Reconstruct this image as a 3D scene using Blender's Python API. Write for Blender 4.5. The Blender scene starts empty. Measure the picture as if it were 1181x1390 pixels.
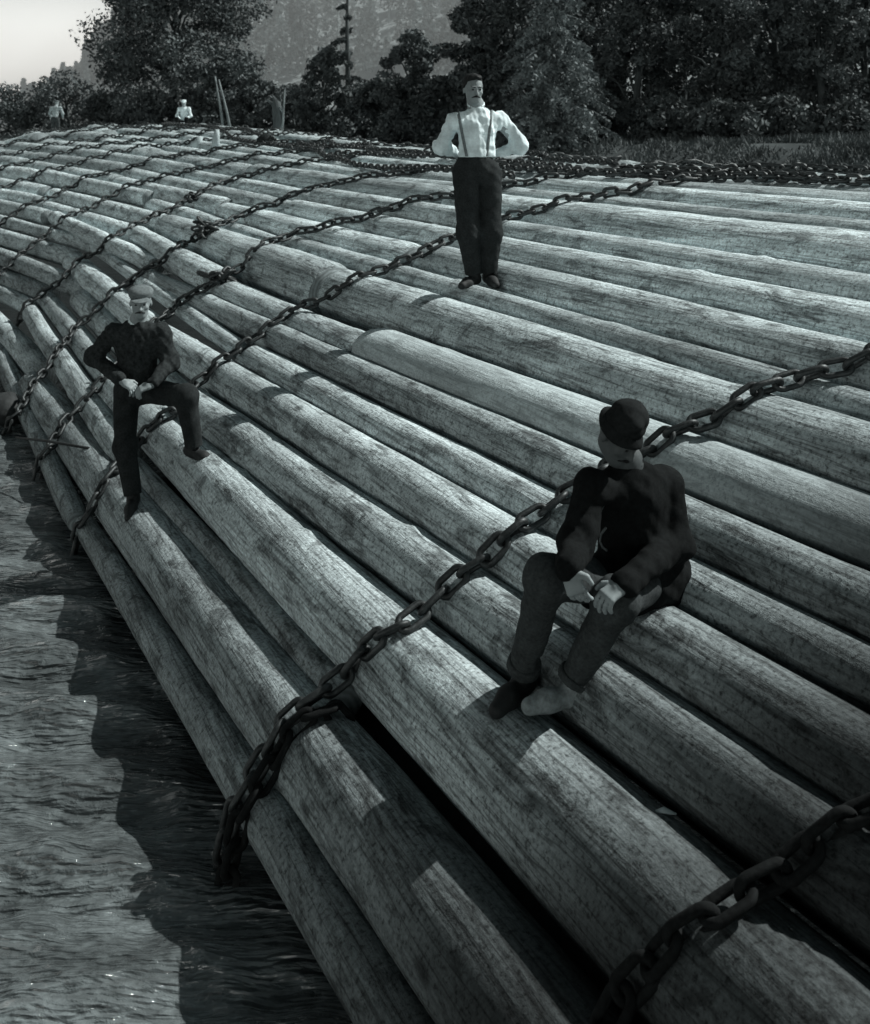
import bpy, math, random
import numpy as np
from mathutils import Vector, Matrix, noise as mnoise

random.seed(7)
rng = np.random.default_rng(7)
scene = bpy.context.scene
COL = scene.collection

# ------------------------------------------------------------------ camera model and raft surface
F, CX, HY = 1450.0, 590.5, 183.0            # focal length in photo pixels, centre column, horizon row
UX, UY = 0.896, 0.444
_n = math.hypot(UX, UY); UX /= _n; UY /= _n
U0, RR, WZ, UE = 8.3, 10.4, -3.3, 1.15      # raft crest, dome radius, water level, water edge

def lerp_tab(tab, x):
    if x <= tab[0][0]: return tab[0][1]
    for (a, b), (c, d) in zip(tab, tab[1:]):
        if x <= c:
            t = (x - a) / (c - a)
            return b + (d - b) * t
    return tab[-1][1]

def sm(a, b, x):
    t = max(0.0, min(1.0, (x - a) / (b - a)))
    return t * t * (3 - 2 * t)

CREST = [(-5, -0.4), (14, -0.38), (20, -0.25), (28, 0.1), (36, 0.32), (42, 0.25), (48, -0.3), (53, -1.2), (58, -2.4)]
def zc(v): return lerp_tab(CREST, v)
def shape(u):
    c = math.sqrt(RR * RR - (U0 - UE) ** 2)
    d = RR * RR - (u - U0) ** 2
    if d < 0.3: return -1.5
    return (math.sqrt(d) - c) / (RR - c)
def zs(u, v): return WZ + (zc(v) - WZ) * shape(u)
def W(u, v, z=0.0): return Vector((u * UX - v * UY, u * UY + v * UX, z))
def UVof(x, y): return x * UX + y * UY, -x * UY + y * UX
def P(px, py, Y):
    return Vector(((px - CX) / F * Y, Y, -(py - HY) / F * Y))

# ------------------------------------------------------------------ mesh helpers
def mesh_np(name, V, faces, smooth=True):
    me = bpy.data.meshes.new(name)
    V = np.asarray(V, dtype=np.float32)
    faces = np.asarray(faces, dtype=np.int32)
    k = faces.shape[1]
    me.vertices.add(len(V)); me.vertices.foreach_set('co', V.ravel())
    me.loops.add(faces.size); me.loops.foreach_set('vertex_index', faces.ravel())
    me.polygons.add(len(faces))
    me.polygons.foreach_set('loop_start', np.arange(0, faces.size, k, dtype=np.int32))
    me.polygons.foreach_set('loop_total', np.full(len(faces), k, dtype=np.int32))
    me.polygons.foreach_set('use_smooth', np.full(len(faces), smooth, dtype=bool))
    me.update(calc_edges=True)
    return me

class MB:
    """collects shapes for one mesh"""
    def __init__(s): s.v = []; s.f = []; s.m = []
    def add(s, vs, fs, mi=0):
        o = len(s.v); s.v += [tuple(x) for x in vs]
        s.f += [tuple(i + o for i in f) for f in fs]; s.m += [mi] * len(fs)
    def tube(s, pts, rad, seg=8, mi=0, cap=True, squash=None, wob=0.0):
        pts = [Vector(p) for p in pts]; n = len(pts)
        if not hasattr(rad, '__len__'): rad = [rad] * n
        vs = []; fs = []
        up = None
        for i, p in enumerate(pts):
            t = (pts[min(i + 1, n - 1)] - pts[max(i - 1, 0)]).normalized()
            if up is None:
                up = Vector((0, 0, 1)) if abs(t.z) < 0.9 else Vector((1, 0, 0))
            a = t.cross(up).normalized(); b = a.cross(t).normalized(); up = b
            for j in range(seg):
                an = 2 * math.pi * j / seg
                r = rad[i] * (1 + wob * math.sin(3 * an + i) * random.uniform(0.4, 1))
                vs.append(p + a * math.cos(an) * r + b * math.sin(an) * r * (squash or 1))
        for i in range(n - 1):
            for j in range(seg):
                k = (j + 1) % seg
                fs.append((i * seg + j, i * seg + k, (i + 1) * seg + k, (i + 1) * seg + j))
        if cap:
            fs.append(tuple(range(seg - 1, -1, -1))); fs.append(tuple((n - 1) * seg + j for j in range(seg)))
        s.add(vs, fs, mi)
    def obj(s, name, mats, parent=None, smooth=True, origin=None):
        me = bpy.data.meshes.new(name)
        o3 = Vector(origin) if origin is not None else Vector((0, 0, 0))
        me.from_pydata([tuple(Vector(v) - o3) for v in s.v], [], s.f)
        if not isinstance(mats, (list, tuple)): mats = [mats]
        for m in mats: me.materials.append(m)
        me.polygons.foreach_set('material_index', s.m)
        me.polygons.foreach_set('use_smooth', [smooth] * len(s.f))
        me.update()
        return link(name, me, parent, origin)

def link(name, me, parent=None, origin=None):
    o = bpy.data.objects.new(name, me); COL.objects.link(o)
    if parent is not None:
        o.parent = parent
        if origin is not None: o.location = Vector(origin) - parent.location
    elif origin is not None: o.location = origin
    return o

def tag(o, label, cat, group=None, kind=None):
    if label: o['label'] = label
    if cat: o['category'] = cat
    if group: o['group'] = group
    if kind: o['kind'] = kind
    return o

def empty(name, loc):
    o = bpy.data.objects.new(name, None); COL.objects.link(o); o.location = loc
    o.empty_display_size = 0.2
    return o

# ------------------------------------------------------------------ materials (the photograph is a blue-black monochrome)
def g(v, a=1.0): return (v * 0.875, v * 1.0, v * 1.02, a)

class NT:
    def __init__(s, name):
        s.m = bpy.data.materials.new(name); s.m.use_nodes = True
        s.t = s.m.node_tree; s.b = s.t.nodes['Principled BSDF']
    def n(s, typ, **kw):
        x = s.t.nodes.new(typ)
        for k, v in kw.items():
            if k.startswith('i_'): x.inputs[k[2:].replace('_', ' ')].default_value = v
            else: setattr(x, k, v)
        return x
    def l(s, a, b): s.t.links.new(a, b)
    def coord(s, scale=(1, 1, 1), which='Object'):
        c = s.n('ShaderNodeTexCoord'); m = s.n('ShaderNodeMapping')
        m.inputs['Scale'].default_value = scale; s.l(c.outputs[which], m.inputs['Vector']); return m.outputs[0]
    def noise(s, vec, scale, detail=4, rough=0.55, dist=0.0):
        x = s.n('ShaderNodeTexNoise'); x.inputs['Scale'].default_value = scale
        x.inputs['Detail'].default_value = detail; x.inputs['Roughness'].default_value = rough
        x.inputs['Distortion'].default_value = dist
        s.l(vec, x.inputs['Vector']); return x.outputs['Fac']
    def ramp(s, fac, stops):
        x = s.n('ShaderNodeValToRGB'); e = x.color_ramp.elements
        while len(e) < len(stops): e.new(0.5)
        for i, (p, v) in enumerate(stops):
            e[i].position = p; e[i].color = g(v) if not isinstance(v, tuple) else v
        s.l(fac, x.inputs['Fac']); return x.outputs['Color']
    def math(s, op, a, b=None, clamp=False):
        x = s.n('ShaderNodeMath', operation=op); x.use_clamp = clamp
        for i, q in enumerate((a, b)):
            if q is None: continue
            if isinstance(q, (int, float)): x.inputs[i].default_value = q
            else: s.l(q, x.inputs[i])
        return x.outputs[0]
    def mul(s, fac, stops):
        return s.ramp(fac, [(p, (v, v, v, 1)) for p, v in stops])
    def mulcol(s, a, b, fac=1.0):
        x = s.n('ShaderNodeMix', data_type='RGBA', blend_type='MULTIPLY')
        x.inputs['Factor'].default_value = fac
        s.l(a, x.inputs['A']); s.l(b, x.inputs['B']); return x.outputs['Result']
    def mix(s, f, a, b):
        x = s.n('ShaderNodeMix', data_type='RGBA')
        if isinstance(f, float): x.inputs['Factor'].default_value = f
        else: s.l(f, x.inputs['Factor'])
        for q, k in ((a, 'A'), (b, 'B')):
            if isinstance(q, tuple): x.inputs[k].default_value = q
            else: s.l(q, x.inputs[k])
        return x.outputs['Result']
    def bump(s, h, strength=0.4, dist=0.02):
        x = s.n('ShaderNodeBump'); x.inputs['Strength'].default_value = strength
        x.inputs['Distance'].default_value = dist
        s.l(h, x.inputs['Height']); s.l(x.outputs[0], s.b.inputs['Normal'])
    def base(s, c, rough=0.8, spec=0.25):
        if isinstance(c, tuple): s.b.inputs['Base Color'].default_value = c
        else: s.l(c, s.b.inputs['Base Color'])
        s.b.inputs['Roughness'].default_value = rough
        s.b.inputs['Specular IOR Level'].default_value = spec
        return s.m

def mat_log(name='peeled_log_wood', gain=1.0):
    t = NT(name)
    info = t.n('ShaderNodeObjectInfo')
    c = t.n('ShaderNodeTexCoord')
    off = t.n('ShaderNodeVectorMath', operation='ADD')
    cmb = t.n('ShaderNodeCombineXYZ')
    r = t.math('MULTIPLY', info.outputs['Random'], 97.0)
    t.l(r, cmb.inputs[0]); t.l(r, cmb.inputs[1])
    t.l(c.outputs['Object'], off.inputs[0]); t.l(cmb.outputs[0], off.inputs[1])
    def mp(sc):
        m = t.n('ShaderNodeMapping'); m.inputs['Scale'].default_value = sc
        t.l(off.outputs[0], m.inputs['Vector']); return m.outputs[0]
    fibre = t.noise(mp((2.2, 30, 30)), 1.0, 6, 0.62, 0.4)
    fine = t.noise(mp((9, 70, 70)), 1.0, 4, 0.7)
    blot = t.noise(mp((1.0, 3.0, 3.0)), 1.3, 4, 0.6, 0.6)
    grit = t.noise(mp((1, 1, 1)), 46.0, 3, 0.75)
    patch = t.noise(mp((0.7, 2.2, 2.2)), 2.6, 7, 0.7, 1.2)
    col = t.ramp(fibre, [(0.25, 0.52), (0.5, 0.86), (0.75, 0.98)])
    col = t.mulcol(col, t.mul(blot, [(0.30, 0.72), (0.62, 1.05)]))
    col = t.mulcol(col, t.mul(grit, [(0.34, 0.30), (0.46, 0.80), (0.66, 1.12)]))
    col = t.mulcol(col, t.mul(fine, [(0.30, 0.62), (0.6, 1.05)]))
    col = t.mulcol(col, t.mul(patch, [(0.39, 0.25), (0.47, 1.0)]), 0.72)
    crack = t.noise(mp((0.55, 17, 17)), 1.0, 3, 0.5, 0.25)
    col = t.mulcol(col, t.mul(crack, [(0.465, 1.0), (0.495, 0.28), (0.505, 0.28), (0.535, 1.0)]), 0.7)
    big = t.noise(mp((0.25, 0.8, 0.8)), 2.0, 3, 0.6, 0.4)
    col = t.mulcol(col, t.mul(big, [(0.35, 0.74), (0.6, 1.12)]))
    vo = t.n('ShaderNodeTexVoronoi', feature='F1'); vo.inputs['Scale'].default_value = 1.0
    vo.inputs['Randomness'].default_value = 1.0
    t.l(mp((1.7, 3.3, 3.3)), vo.inputs['Vector'])
    knot = t.mul(vo.outputs['Distance'], [(0.05, 0.25), (0.13, 1.0)])
    col = t.mulcol(col, knot, 0.8)
    col = t.mulcol(col, t.mul(info.outputs['Random'], [(0.0, 0.66), (0.5, 0.92), (1.0, 1.15)]))
    gn = t.n('ShaderNodeRGB'); gn.outputs[0].default_value = (1.08, 1.08, 1.08, 1)
    col = t.mulcol(col, gn.outputs[0])
    if gain > 1: col = t.mix(0.4, col, g(0.66))
    at = t.n('ShaderNodeAttribute'); at.attribute_name = 'shade_wet'
    col = t.mulcol(col, t.mul(at.outputs['Fac'], [(0.0, 1.0), (1.0, 0.085)]))  # painted shade and waterline wet darken the wood colour
    h = t.math('ADD', t.math('MULTIPLY', fibre, 0.7), t.math('MULTIPLY', grit, 0.5))
    h = t.math('ADD', h, t.math('MULTIPLY', patch, 0.7))
    t.bump(h, 0.55, 0.016)
    return t.base(col, 0.86, 0.18)

def mat_end():
    t = NT('sawn_log_end')
    v = t.coord((1, 1, 1))
    w = t.n('ShaderNodeTexWave', wave_type='RINGS', rings_direction='X'); w.inputs['Scale'].default_value = 9
    w.inputs['Distortion'].default_value = 3.0; w.inputs['Detail'].default_value = 3
    t.l(v, w.inputs['Vector'])
    col = t.mulcol(t.ramp(w.outputs['Fac'], [(0.0, 0.24), (1.0, 0.38)]), t.mul(t.noise(v, 14, 5), [(0.3, 0.55), (0.65, 1.0)]))
    return t.base(col, 0.9, 0.1)

def mat_plain(name, v, scale=20.0, amt=0.35, rough=0.85, spec=0.2, bump=0.25, bd=0.01, metal=0.0, aniso=(1, 1, 1)):
    t = NT(name); c = t.coord(aniso)
    n1 = t.noise(c, scale, 5, 0.65); n2 = t.noise(c, scale * 0.17, 3, 0.5)
    col = t.mulcol(t.ramp(n1, [(0.3, v * (1 - amt)), (0.7, v * (1 + amt))]), t.mul(n2, [(0.3, 0.7), (0.65, 1.05)]))
    if bump: t.bump(n1, bump, bd)
    t.b.inputs['Metallic'].default_value = metal
    return t.base(col, rough, spec)

def mat_leaf(name, lo, hi, scale):
    t = NT(name)
    c = t.coord((1, 1, 1))
    n1 = t.noise(c, scale, 3, 0.6); n2 = t.noise(c, scale * 6, 2, 0.6)
    col = t.mulcol(t.ramp(n1, [(0.32, lo), (0.68, hi)]), t.mul(n2, [(0.3, 0.6), (0.7, 1.2)]))
    m = t.base(col, 0.75, 0.15)
    return m

def mat_water():
    t = NT('river_water')
    ng = t.n('ShaderNodeNewGeometry')
    def mp(sc, rot=0.0):
        m = t.n('ShaderNodeMapping'); m.inputs['Scale'].default_value = sc; m.inputs['Rotation'].default_value = (0, 0, rot)
        t.l(ng.outputs['Position'], m.inputs['Vector']); return m.outputs[0]
    streak = t.noise(mp((0.9, 2.2, 1), 0.12), 0.9, 3, 0.5, 0.3)
    small = t.noise(mp((3.5, 7.0, 1), -0.1), 2.6, 4, 0.6, 0.3)
    rip = t.noise(mp((1.5, 7.0, 1), 0.05), 2.1, 2, 0.5, 0.2)
    rip2 = t.noise(mp((4.0, 17.0, 1), -0.08), 2.0, 1, 0.5, 0.1)
    def ridge(n, w): return t.mul(t.math('ABSOLUTE', t.math('SUBTRACT', n, 0.5)), [(0.0, 1.0), (w, 0.0)])
    col = t.mulcol(t.ramp(streak, [(0.34, 0.075), (0.50, 0.125), (0.64, 0.20)]), t.mul(small, [(0.40, 0.75), (0.60, 1.15)]))
    calm = t.mul(streak, [(0.42, 0.15), (0.60, 1.0)])
    lines = t.mulcol(t.mix(0.5, ridge(rip, 0.045), ridge(rip2, 0.06)), calm)
    col = t.mix(t.math('MULTIPLY', lines, 0.25), col, g(0.30))  # ripple crest highlights painted into the water colour as pale lines
    t.bump(t.math('ADD', t.math('ADD', t.math('MULTIPLY', rip, 0.9), t.math('MULTIPLY', rip2, 0.5)), t.math('MULTIPLY', small, 0.25)), 1.0, 0.11)
    return t.base(col, 0.06, 0.9)

M = {}
M['log'] = mat_log(); M['log_pale'] = mat_log('worn_pale_log_wood', 1.5); M['end'] = mat_end()
M['iron'] = mat_plain('rusty_chain_iron', 0.05, 45, 0.5, 0.5, 0.5, 0.4, 0.006, 0.45)
M['skin'] = mat_plain('skin', 0.33, 40, 0.10, 0.6, 0.3, 0.08, 0.002)
M['skin_sun'] = mat_plain('sunburnt_skin', 0.27, 40, 0.12, 0.6, 0.3, 0.08, 0.002)
M['skin_face'] = mat_plain('weathered_skin', 0.28, 40, 0.12, 0.6, 0.3, 0.08, 0.002)
M['skin_hat_shade'] = mat_plain('hat_shaded_skin', 0.085, 40, 0.12, 0.6, 0.3, 0.08, 0.002)  # dark face tone carries the shade of the hat brim
M['shirt'] = mat_plain('white_shirt_cloth', 0.84, 60, 0.10, 0.9, 0.1, 0.15, 0.004)
M['brace'] = mat_plain('worn_brace_webbing', 0.20, 60, 0.3, 0.9, 0.1)
M['trouser'] = mat_plain('dark_wool_cloth', 0.030, 70, 0.35, 0.95, 0.08, 0.3, 0.005)
M['trouser_grey'] = mat_plain('grey_work_cloth', 0.055, 70, 0.35, 0.95, 0.08, 0.35, 0.006)
M['coat'] = mat_plain('dark_coat_cloth', 0.011, 60, 0.35, 0.95, 0.06, 0.35, 0.006)
M['coat_worn'] = mat_plain('worn_dark_jacket_cloth', 0.034, 40, 0.55, 0.95, 0.06, 0.35, 0.006)
M['hat'] = mat_plain('felt_hat', 0.018, 50, 0.35, 0.95, 0.08, 0.2, 0.004)
M['cap'] = mat_plain('tweed_cap', 0.17, 60, 0.3, 0.95, 0.08, 0.25, 0.004)
M['hair'] = mat_plain('dark_hair', 0.015, 90, 0.5, 0.7, 0.2, 0.5, 0.004)
M['boot'] = mat_plain('worn_boot_leather', 0.022, 40, 0.4, 0.7, 0.3, 0.3, 0.004)
M['boot_pale'] = mat_plain('pale_boot_leather', 0.24, 40, 0.4, 0.8, 0.2, 0.3, 0.004)  # much paler than the other boot leather, used on one boot
M['far_jacket'] = mat_plain('pale_jacket_cloth', 0.36, 30, 0.4, 0.9, 0.1)
M['bark'] = mat_plain('tree_bark', 0.09, 6, 0.5, 0.95, 0.1, 0.6, 0.05, 0, (1, 1, 0.25))
M['bark_pale'] = mat_plain('weathered_bark', 0.22, 6, 0.5, 0.95, 0.1, 0.6, 0.05, 0, (1, 1, 0.25))
M['leaf_dark'] = mat_leaf('dark_forest_leaves', 0.055, 0.17, 0.55)
M['leaf_mid'] = mat_leaf('river_tree_leaves', 0.08, 0.20, 0.5)
M['leaf_grey'] = mat_leaf('grey_fir_needles', 0.13, 0.30, 0.6)
M['leaf_far'] = mat_leaf('misty_hill_needles', 0.14, 0.44, 0.10)  # paled to put aerial haze into the needle colour
M['hill'] = mat_plain('misty_hillside_ground', 0.40, 0.08, 0.2, 0.95, 0.05, 0.0)  # pale ground colour carries the same painted haze
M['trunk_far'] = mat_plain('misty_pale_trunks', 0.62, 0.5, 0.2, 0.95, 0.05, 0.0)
M['earth'] = mat_plain('bank_earth', 0.08, 0.6, 0.4, 0.95, 0.05, 0.4, 0.2)
M['grass'] = mat_leaf('bank_grass_blades', 0.07, 0.17, 0.5)
M['pale_wood'] = mat_plain('fresh_sawn_wood', 0.50, 12, 0.15, 0.85, 0.15, 0.2, 0.01)
M['water'] = mat_water()
M['dark_wood'] = mat_plain('wet_dark_wood', 0.03, 12, 0.5, 0.7, 0.3, 0.5, 0.02)

# ------------------------------------------------------------------ lanes of logs
B = [
 [(2, 1.37), (5, 1.33), (7.7, 1.30), (9, 1.22), (14, 1.12), (20, 1.15)],
 [(2, 1.66), (3, 1.61), (4.5, 1.56), (6, 1.45), (9, 1.34), (12, 1.29), (20, 1.38)],
 [(2, 1.99), (3, 1.95), (4.8, 1.85), (6.5, 1.73), (8.5, 1.63), (9.6, 1.60), (20, 1.62)],
 [(2, 2.0), (3, 1.95), (4.7, 1.88), (4.95, 1.93), (6, 1.87), (8.2, 1.84), (9.4, 1.81), (20, 1.84)],
 [(2, 2.43), (4, 2.33), (5, 2.26), (6.5, 2.21), (8.3, 2.12), (20, 2.12)],
 [(2.5, 2.64), (3.3, 2.60), (5, 2.53), (7.2, 2.45), (9.8, 2.37), (20, 2.42)],
 [(2.5, 2.91), (3.6, 2.87), (5, 2.80), (7, 2.74), (9.4, 2.64), (20, 2.74)],
 [(2.7, 3.09), (4, 3.05), (6, 3.00), (8, 2.97), (12, 2.80), (20, 2.95)],
 [(2.9, 3.31), (5, 3.28), (6.7, 3.25), (8, 3.12), (10, 3.07), (12, 3.03), (20, 3.22)],
 [(3, 3.57), (5, 3.57), (6.5, 3.53), (9, 3.45), (12, 3.42), (20, 3.52)],
 [(3.4, 3.89), (4.3, 3.90), (5.5, 3.96), (7.5, 4.01), (9.4, 3.96), (20, 3.90)],
 [(4.2, 4.19), (6.2, 4.15), (7.6, 4.20), (20, 4.25)],
 [(4, 4.50), (6.8, 4.55), (8, 4.65), (20, 4.62)],
 [(4.3, 4.92), (8.7, 4.98), (20, 5.0)],
 [(4.6, 5.24), (8.6, 5.30), (20, 5.35)],
 [(4.6, 5.91), (20, 5.88)],
 [(5.4, 6.18), (8, 6.27), (20, 6.27)],
 [(5.4, 6.63), (20, 6.66)],
 [(5, 7.02)], [(5, 7.45)], [(5, 7.86)], [(5, 8.3)], [(5, 8.74)], [(5, 9.2)], [(5, 9.62)], [(5, 10.1)], [(5, 10.55)], [(5, 11.0)], [(5, 11.5)],
]
NL = len(B) - 1
def warp(ub, v):
    """the far part of the raft spreads to the left"""
    return ub - 6.3 * min(1.15, max(0.0, (v - 18.0) / 20.0) ** 1.4) * (1 - sm(0.5, 9.5, ub))
def lane_raw(k, v, j=(0, 0, 0)):
    """centre (u,z) and radius of the log lane k at v"""
    a = lerp_tab(B[k], v); b = lerp_tab(B[k + 1], v)
    za, zb = zs(a, v), zs(b, v)
    t = sm(2.6, 4.4, a)
    a, b = warp(a, v), warp(b, v)
    w = math.hypot(b - a, zb - za)
    r = w * (0.500 if k < 10 else 0.515) * (1 + j[0])
    nu, nz = -(zb - za) / w, (b - a) / w
    mu, mz = (a + b) / 2 - nu * 0.25 * r, (za + zb) / 2 - nz * 0.25 * r
    su, sz = b - 0.12 * r, zb - 0.97 * r
    return mu + (su - mu) * t + j[1], mz + (sz - mz) * t + j[2], r

def straight(k, v0, v1, j):
    """a stiff log: the best straight line through its lane"""
    a = max(v0, min(2.6 if k < 8 else 4.0, v1 - 3)); vs_ = np.linspace(a, v1, 14)
    c = np.array([lane_raw(k, v, j) for v in vs_])
    pu = np.polyfit(vs_, c[:, 0], 1); pz = np.polyfit(vs_, c[:, 1], 1); pr = np.polyfit(vs_, c[:, 2], 1)
    pr[0] = max(-0.006, min(0.006, pr[0])); pr[1] = c[:, 2].mean() - pr[0] * vs_.mean()
    return tuple(pu) + tuple(pz) + tuple(pr)
def lane_circle(k, v, co):
    return co[0] * v + co[1], co[2] * v + co[3], co[4] * v + co[5]
LOGS = []    # lane, v0, v1, line
JOINT0 = {0: 9.1, 1: 14.4, 2: 9.4, 3: 11.9, 4: 9.6, 5: 12.3, 6: 9.7, 7: 14.9, 8: 7.95, 9: 9.9, 10: 12.6, 11: 9.6, 12: 14.8, 13: 9.1, 14: 11.3, 15: 14.4, 16: 10.9, 17: 13.5}
for k in range(NL):
    v = -1.5 if k != 2 else 4.72
    first = True
    rr = random.Random(100 + k)
    while v < 46:
        if first: e = JOINT0.get(k, rr.uniform(9, 15))
        elif k == 8 and v < 9: e = 12.1
        else: e = v + rr.uniform(5.5, 10)
        if e > 43: e = rr.uniform(47, 52)
        if v > 9: j = (rr.uniform(-0.18, 0.10), rr.uniform(-0.06, 0.06), rr.uniform(-0.06, 0.09))
        else: j = (rr.uniform(-0.02, 0.06) + (0.04 if k in (4, 5, 6, 7) else 0), 0, rr.uniform(-0.02, 0.02))
        if k == 3 and v < 5: j = (0.04, 0.0, 0.0)
        if k == 1 and v < 5: j = (0.08, 0.0, 0.0)
        if k == 8 and v < 5: j = (0.12, 0.0, 0.02)
        if k == 8 and 6 < v < 9: j = (-0.08, -0.01, -0.05)
        e2 = e - (0.04 if e < 9.5 else rr.uniform(0.04, 0.30))
        LOGS.append((k, v, e2, straight(k, v, e2, j))); v = e; first = False

def topz(u, v):
    best = -9
    for (k, v0, v1, j) in LOGS:
        if v0 <= v <= v1:
            cu, cz, r = lane_circle(k, v, j)
            d = r * r - (u - cu) ** 2
            if d > 0: best = max(best, cz + math.sqrt(d))
    return best

def hit(px, py, ymax=60):
    """the point of the raft seen at a photo pixel"""
    a = (px - CX) / F; b = -(py - HY) / F
    Y = 1.5
    while Y < ymax:
        u, v = UVof(a * Y, Y)
        if u > 0 and b * Y < topz(u, v): return Vector((a * Y, Y, b * Y))
        Y += 0.01 + Y * 0.0015
    return None

ORD = ['outermost', 'second', 'third', 'fourth', 'fifth', 'sixth', 'seventh', 'eighth', 'ninth', 'tenth', 'eleventh', 'twelfth',
       'thirteenth', 'fourteenth', 'fifteenth', 'sixteenth', 'seventeenth', 'eighteenth', 'nineteenth', 'twentieth', 'twenty-first',
       'twenty-second', 'twenty-third', 'twenty-fourth', 'twenty-fifth', 'twenty-sixth', 'twenty-seventh', 'twenty-eighth']
SEGW = ['nearest length of the row', 'second length back', 'third length back', 'fourth length back',
        'fifth length back', 'sixth length back', 'seventh length back', 'farthest length of the row']
AX = math.atan2(UX, -UY)                     # direction of +v in the ground plane
cnt = {}
for (k, v0, v1, j) in LOGS:
    seg_i = cnt.get(k, 0); cnt[k] = seg_i + 1
    near = v0 < 9
    mid = v0 < 22
    ns = 26 if near else (16 if mid else 12)
    ds = 0.10 if near else (0.25 if mid else 0.5)
    n = max(6, int((v1 - v0) / ds))
    vm = (v0 + v1) / 2
    cu, cz, r0 = lane_circle(k, vm, j)
    org = W(cu, vm, cz)
    rr = random.Random(1000 + k * 17 + seg_i)
    s1, s2 = rr.uniform(0, 99), rr.uniform(0, 99)
    taper = rr.uniform(-0.12, 0.05)
    knots = [(rr.uniform(v0, v1), rr.uniform(0, 2 * math.pi), rr.uniform(0.004, 0.022), rr.uniform(0.025, 0.07)) for _ in range(int((v1 - v0) * 2.2))] if mid else []
    ca, sa = math.cos(-AX), math.sin(-AX)
    V = []
    for i in range(n + 1):
        v = v0 + (v1 - v0) * i / n
        c = lane_circle(k, v, j)
        wv = 0.010 * mnoise.noise((v * 0.45, s1, 0)) * (1 if near else 2); wz = 0.008 * mnoise.noise((v * 0.5, s2, 3)) * (1 if near else 2)
        p = W(c[0] + wv, v, c[1] + wz) - org
        e = min(v - v0, v1 - v)
        er = 1.0 - 0.10 * max(0, 1 - e / 0.10) ** 2
        for q in range(ns):
            an = 2 * math.pi * q / ns
            rad = c[2] * er * (1 + taper * (i / n - 0.5))
            rad += c[2] * (0.040 * mnoise.noise((v * 0.45, s1 + 0.9 * math.cos(an), 0.9 * math.sin(an))) + 0.020 * mnoise.noise((v * 2.6, s2 + 2.2 * math.cos(an), 2.2 * math.sin(an))))
            for (kv, ka, kh, kw) in knots:
                dv = abs(v - kv)
                if dv < 0.25:
                    da = abs((an - ka + math.pi) % (2 * math.pi) - math.pi) * c[2]
                    rad += kh * math.exp(-(dv * dv + da * da) / (kw * kw))
            fl = (1.14, 0.90) if (k == 8 and seg_i == 0) else (1, 1)
            w3 = p + Vector((UX, UY, 0)) * (math.cos(an) * rad * fl[0]) + Vector((0, 0, math.sin(an) * rad * fl[1]))
            V.append((w3.x * ca - w3.y * sa, w3.x * sa + w3.y * ca, w3.z))
    mb = MB()
    fs = [(i * ns + q, (i + 1) * ns + q, (i + 1) * ns + (q + 1) % ns, i * ns + (q + 1) % ns) for i in range(n) for q in range(ns)]
    mb.add(V, fs, 0)
    mb.f.append(tuple(range(ns))); mb.m.append(1)
    mb.f.append(tuple(n * ns + q for q in range(ns - 1, -1, -1))); mb.m.append(1)
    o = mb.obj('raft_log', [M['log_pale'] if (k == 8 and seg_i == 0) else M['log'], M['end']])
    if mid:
        wa = o.data.attributes.new('shade_wet', 'FLOAT', 'POINT')
        shade_wet = []
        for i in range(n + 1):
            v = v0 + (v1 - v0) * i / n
            wv_ = 0.95 * (1 - sm(1.7, 4.6, v + 0.5 * mnoise.noise((v * 0.9, s1, 7))))  # foreground shade painted into the wood, darkest at the near end
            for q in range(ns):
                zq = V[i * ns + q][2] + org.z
                shade_wet.append(min(1.0, wv_ + 0.40 * (1 - sm(WZ + 0.3, WZ + 2.2, zq)) + 0.6 * (1 - sm(WZ + 0.02, WZ + 0.22, zq))))  # darker towards the water, with a wet band at the waterline
        wa.data.foreach_set('value', shade_wet)
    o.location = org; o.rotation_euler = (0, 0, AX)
    last = seg_i > 0 and v1 > 46
    segw = SEGW[-1] if last else SEGW[min(seg_i, 6)]
    look = 'slim' if r0 < 0.16 else ('stout' if r0 > 0.235 else 'grey')
    lab = '%s peeled log, %s row from the water, %s' % (look, ORD[k], segw)
    if k == 0 and seg_i == 0: lab = 'outermost peeled log half sunk at the water edge, nearest length'
    if k == 8 and seg_i == 0: lab = 'raised pale log whose blunt far end shows left of the standing man'
    if k == 2 and seg_i == 0: lab = 'narrow log in the third row from the water, ending under the heavy near chain'
    tag(o, lab, 'log', 'logs lashed together in the raft')

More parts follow.
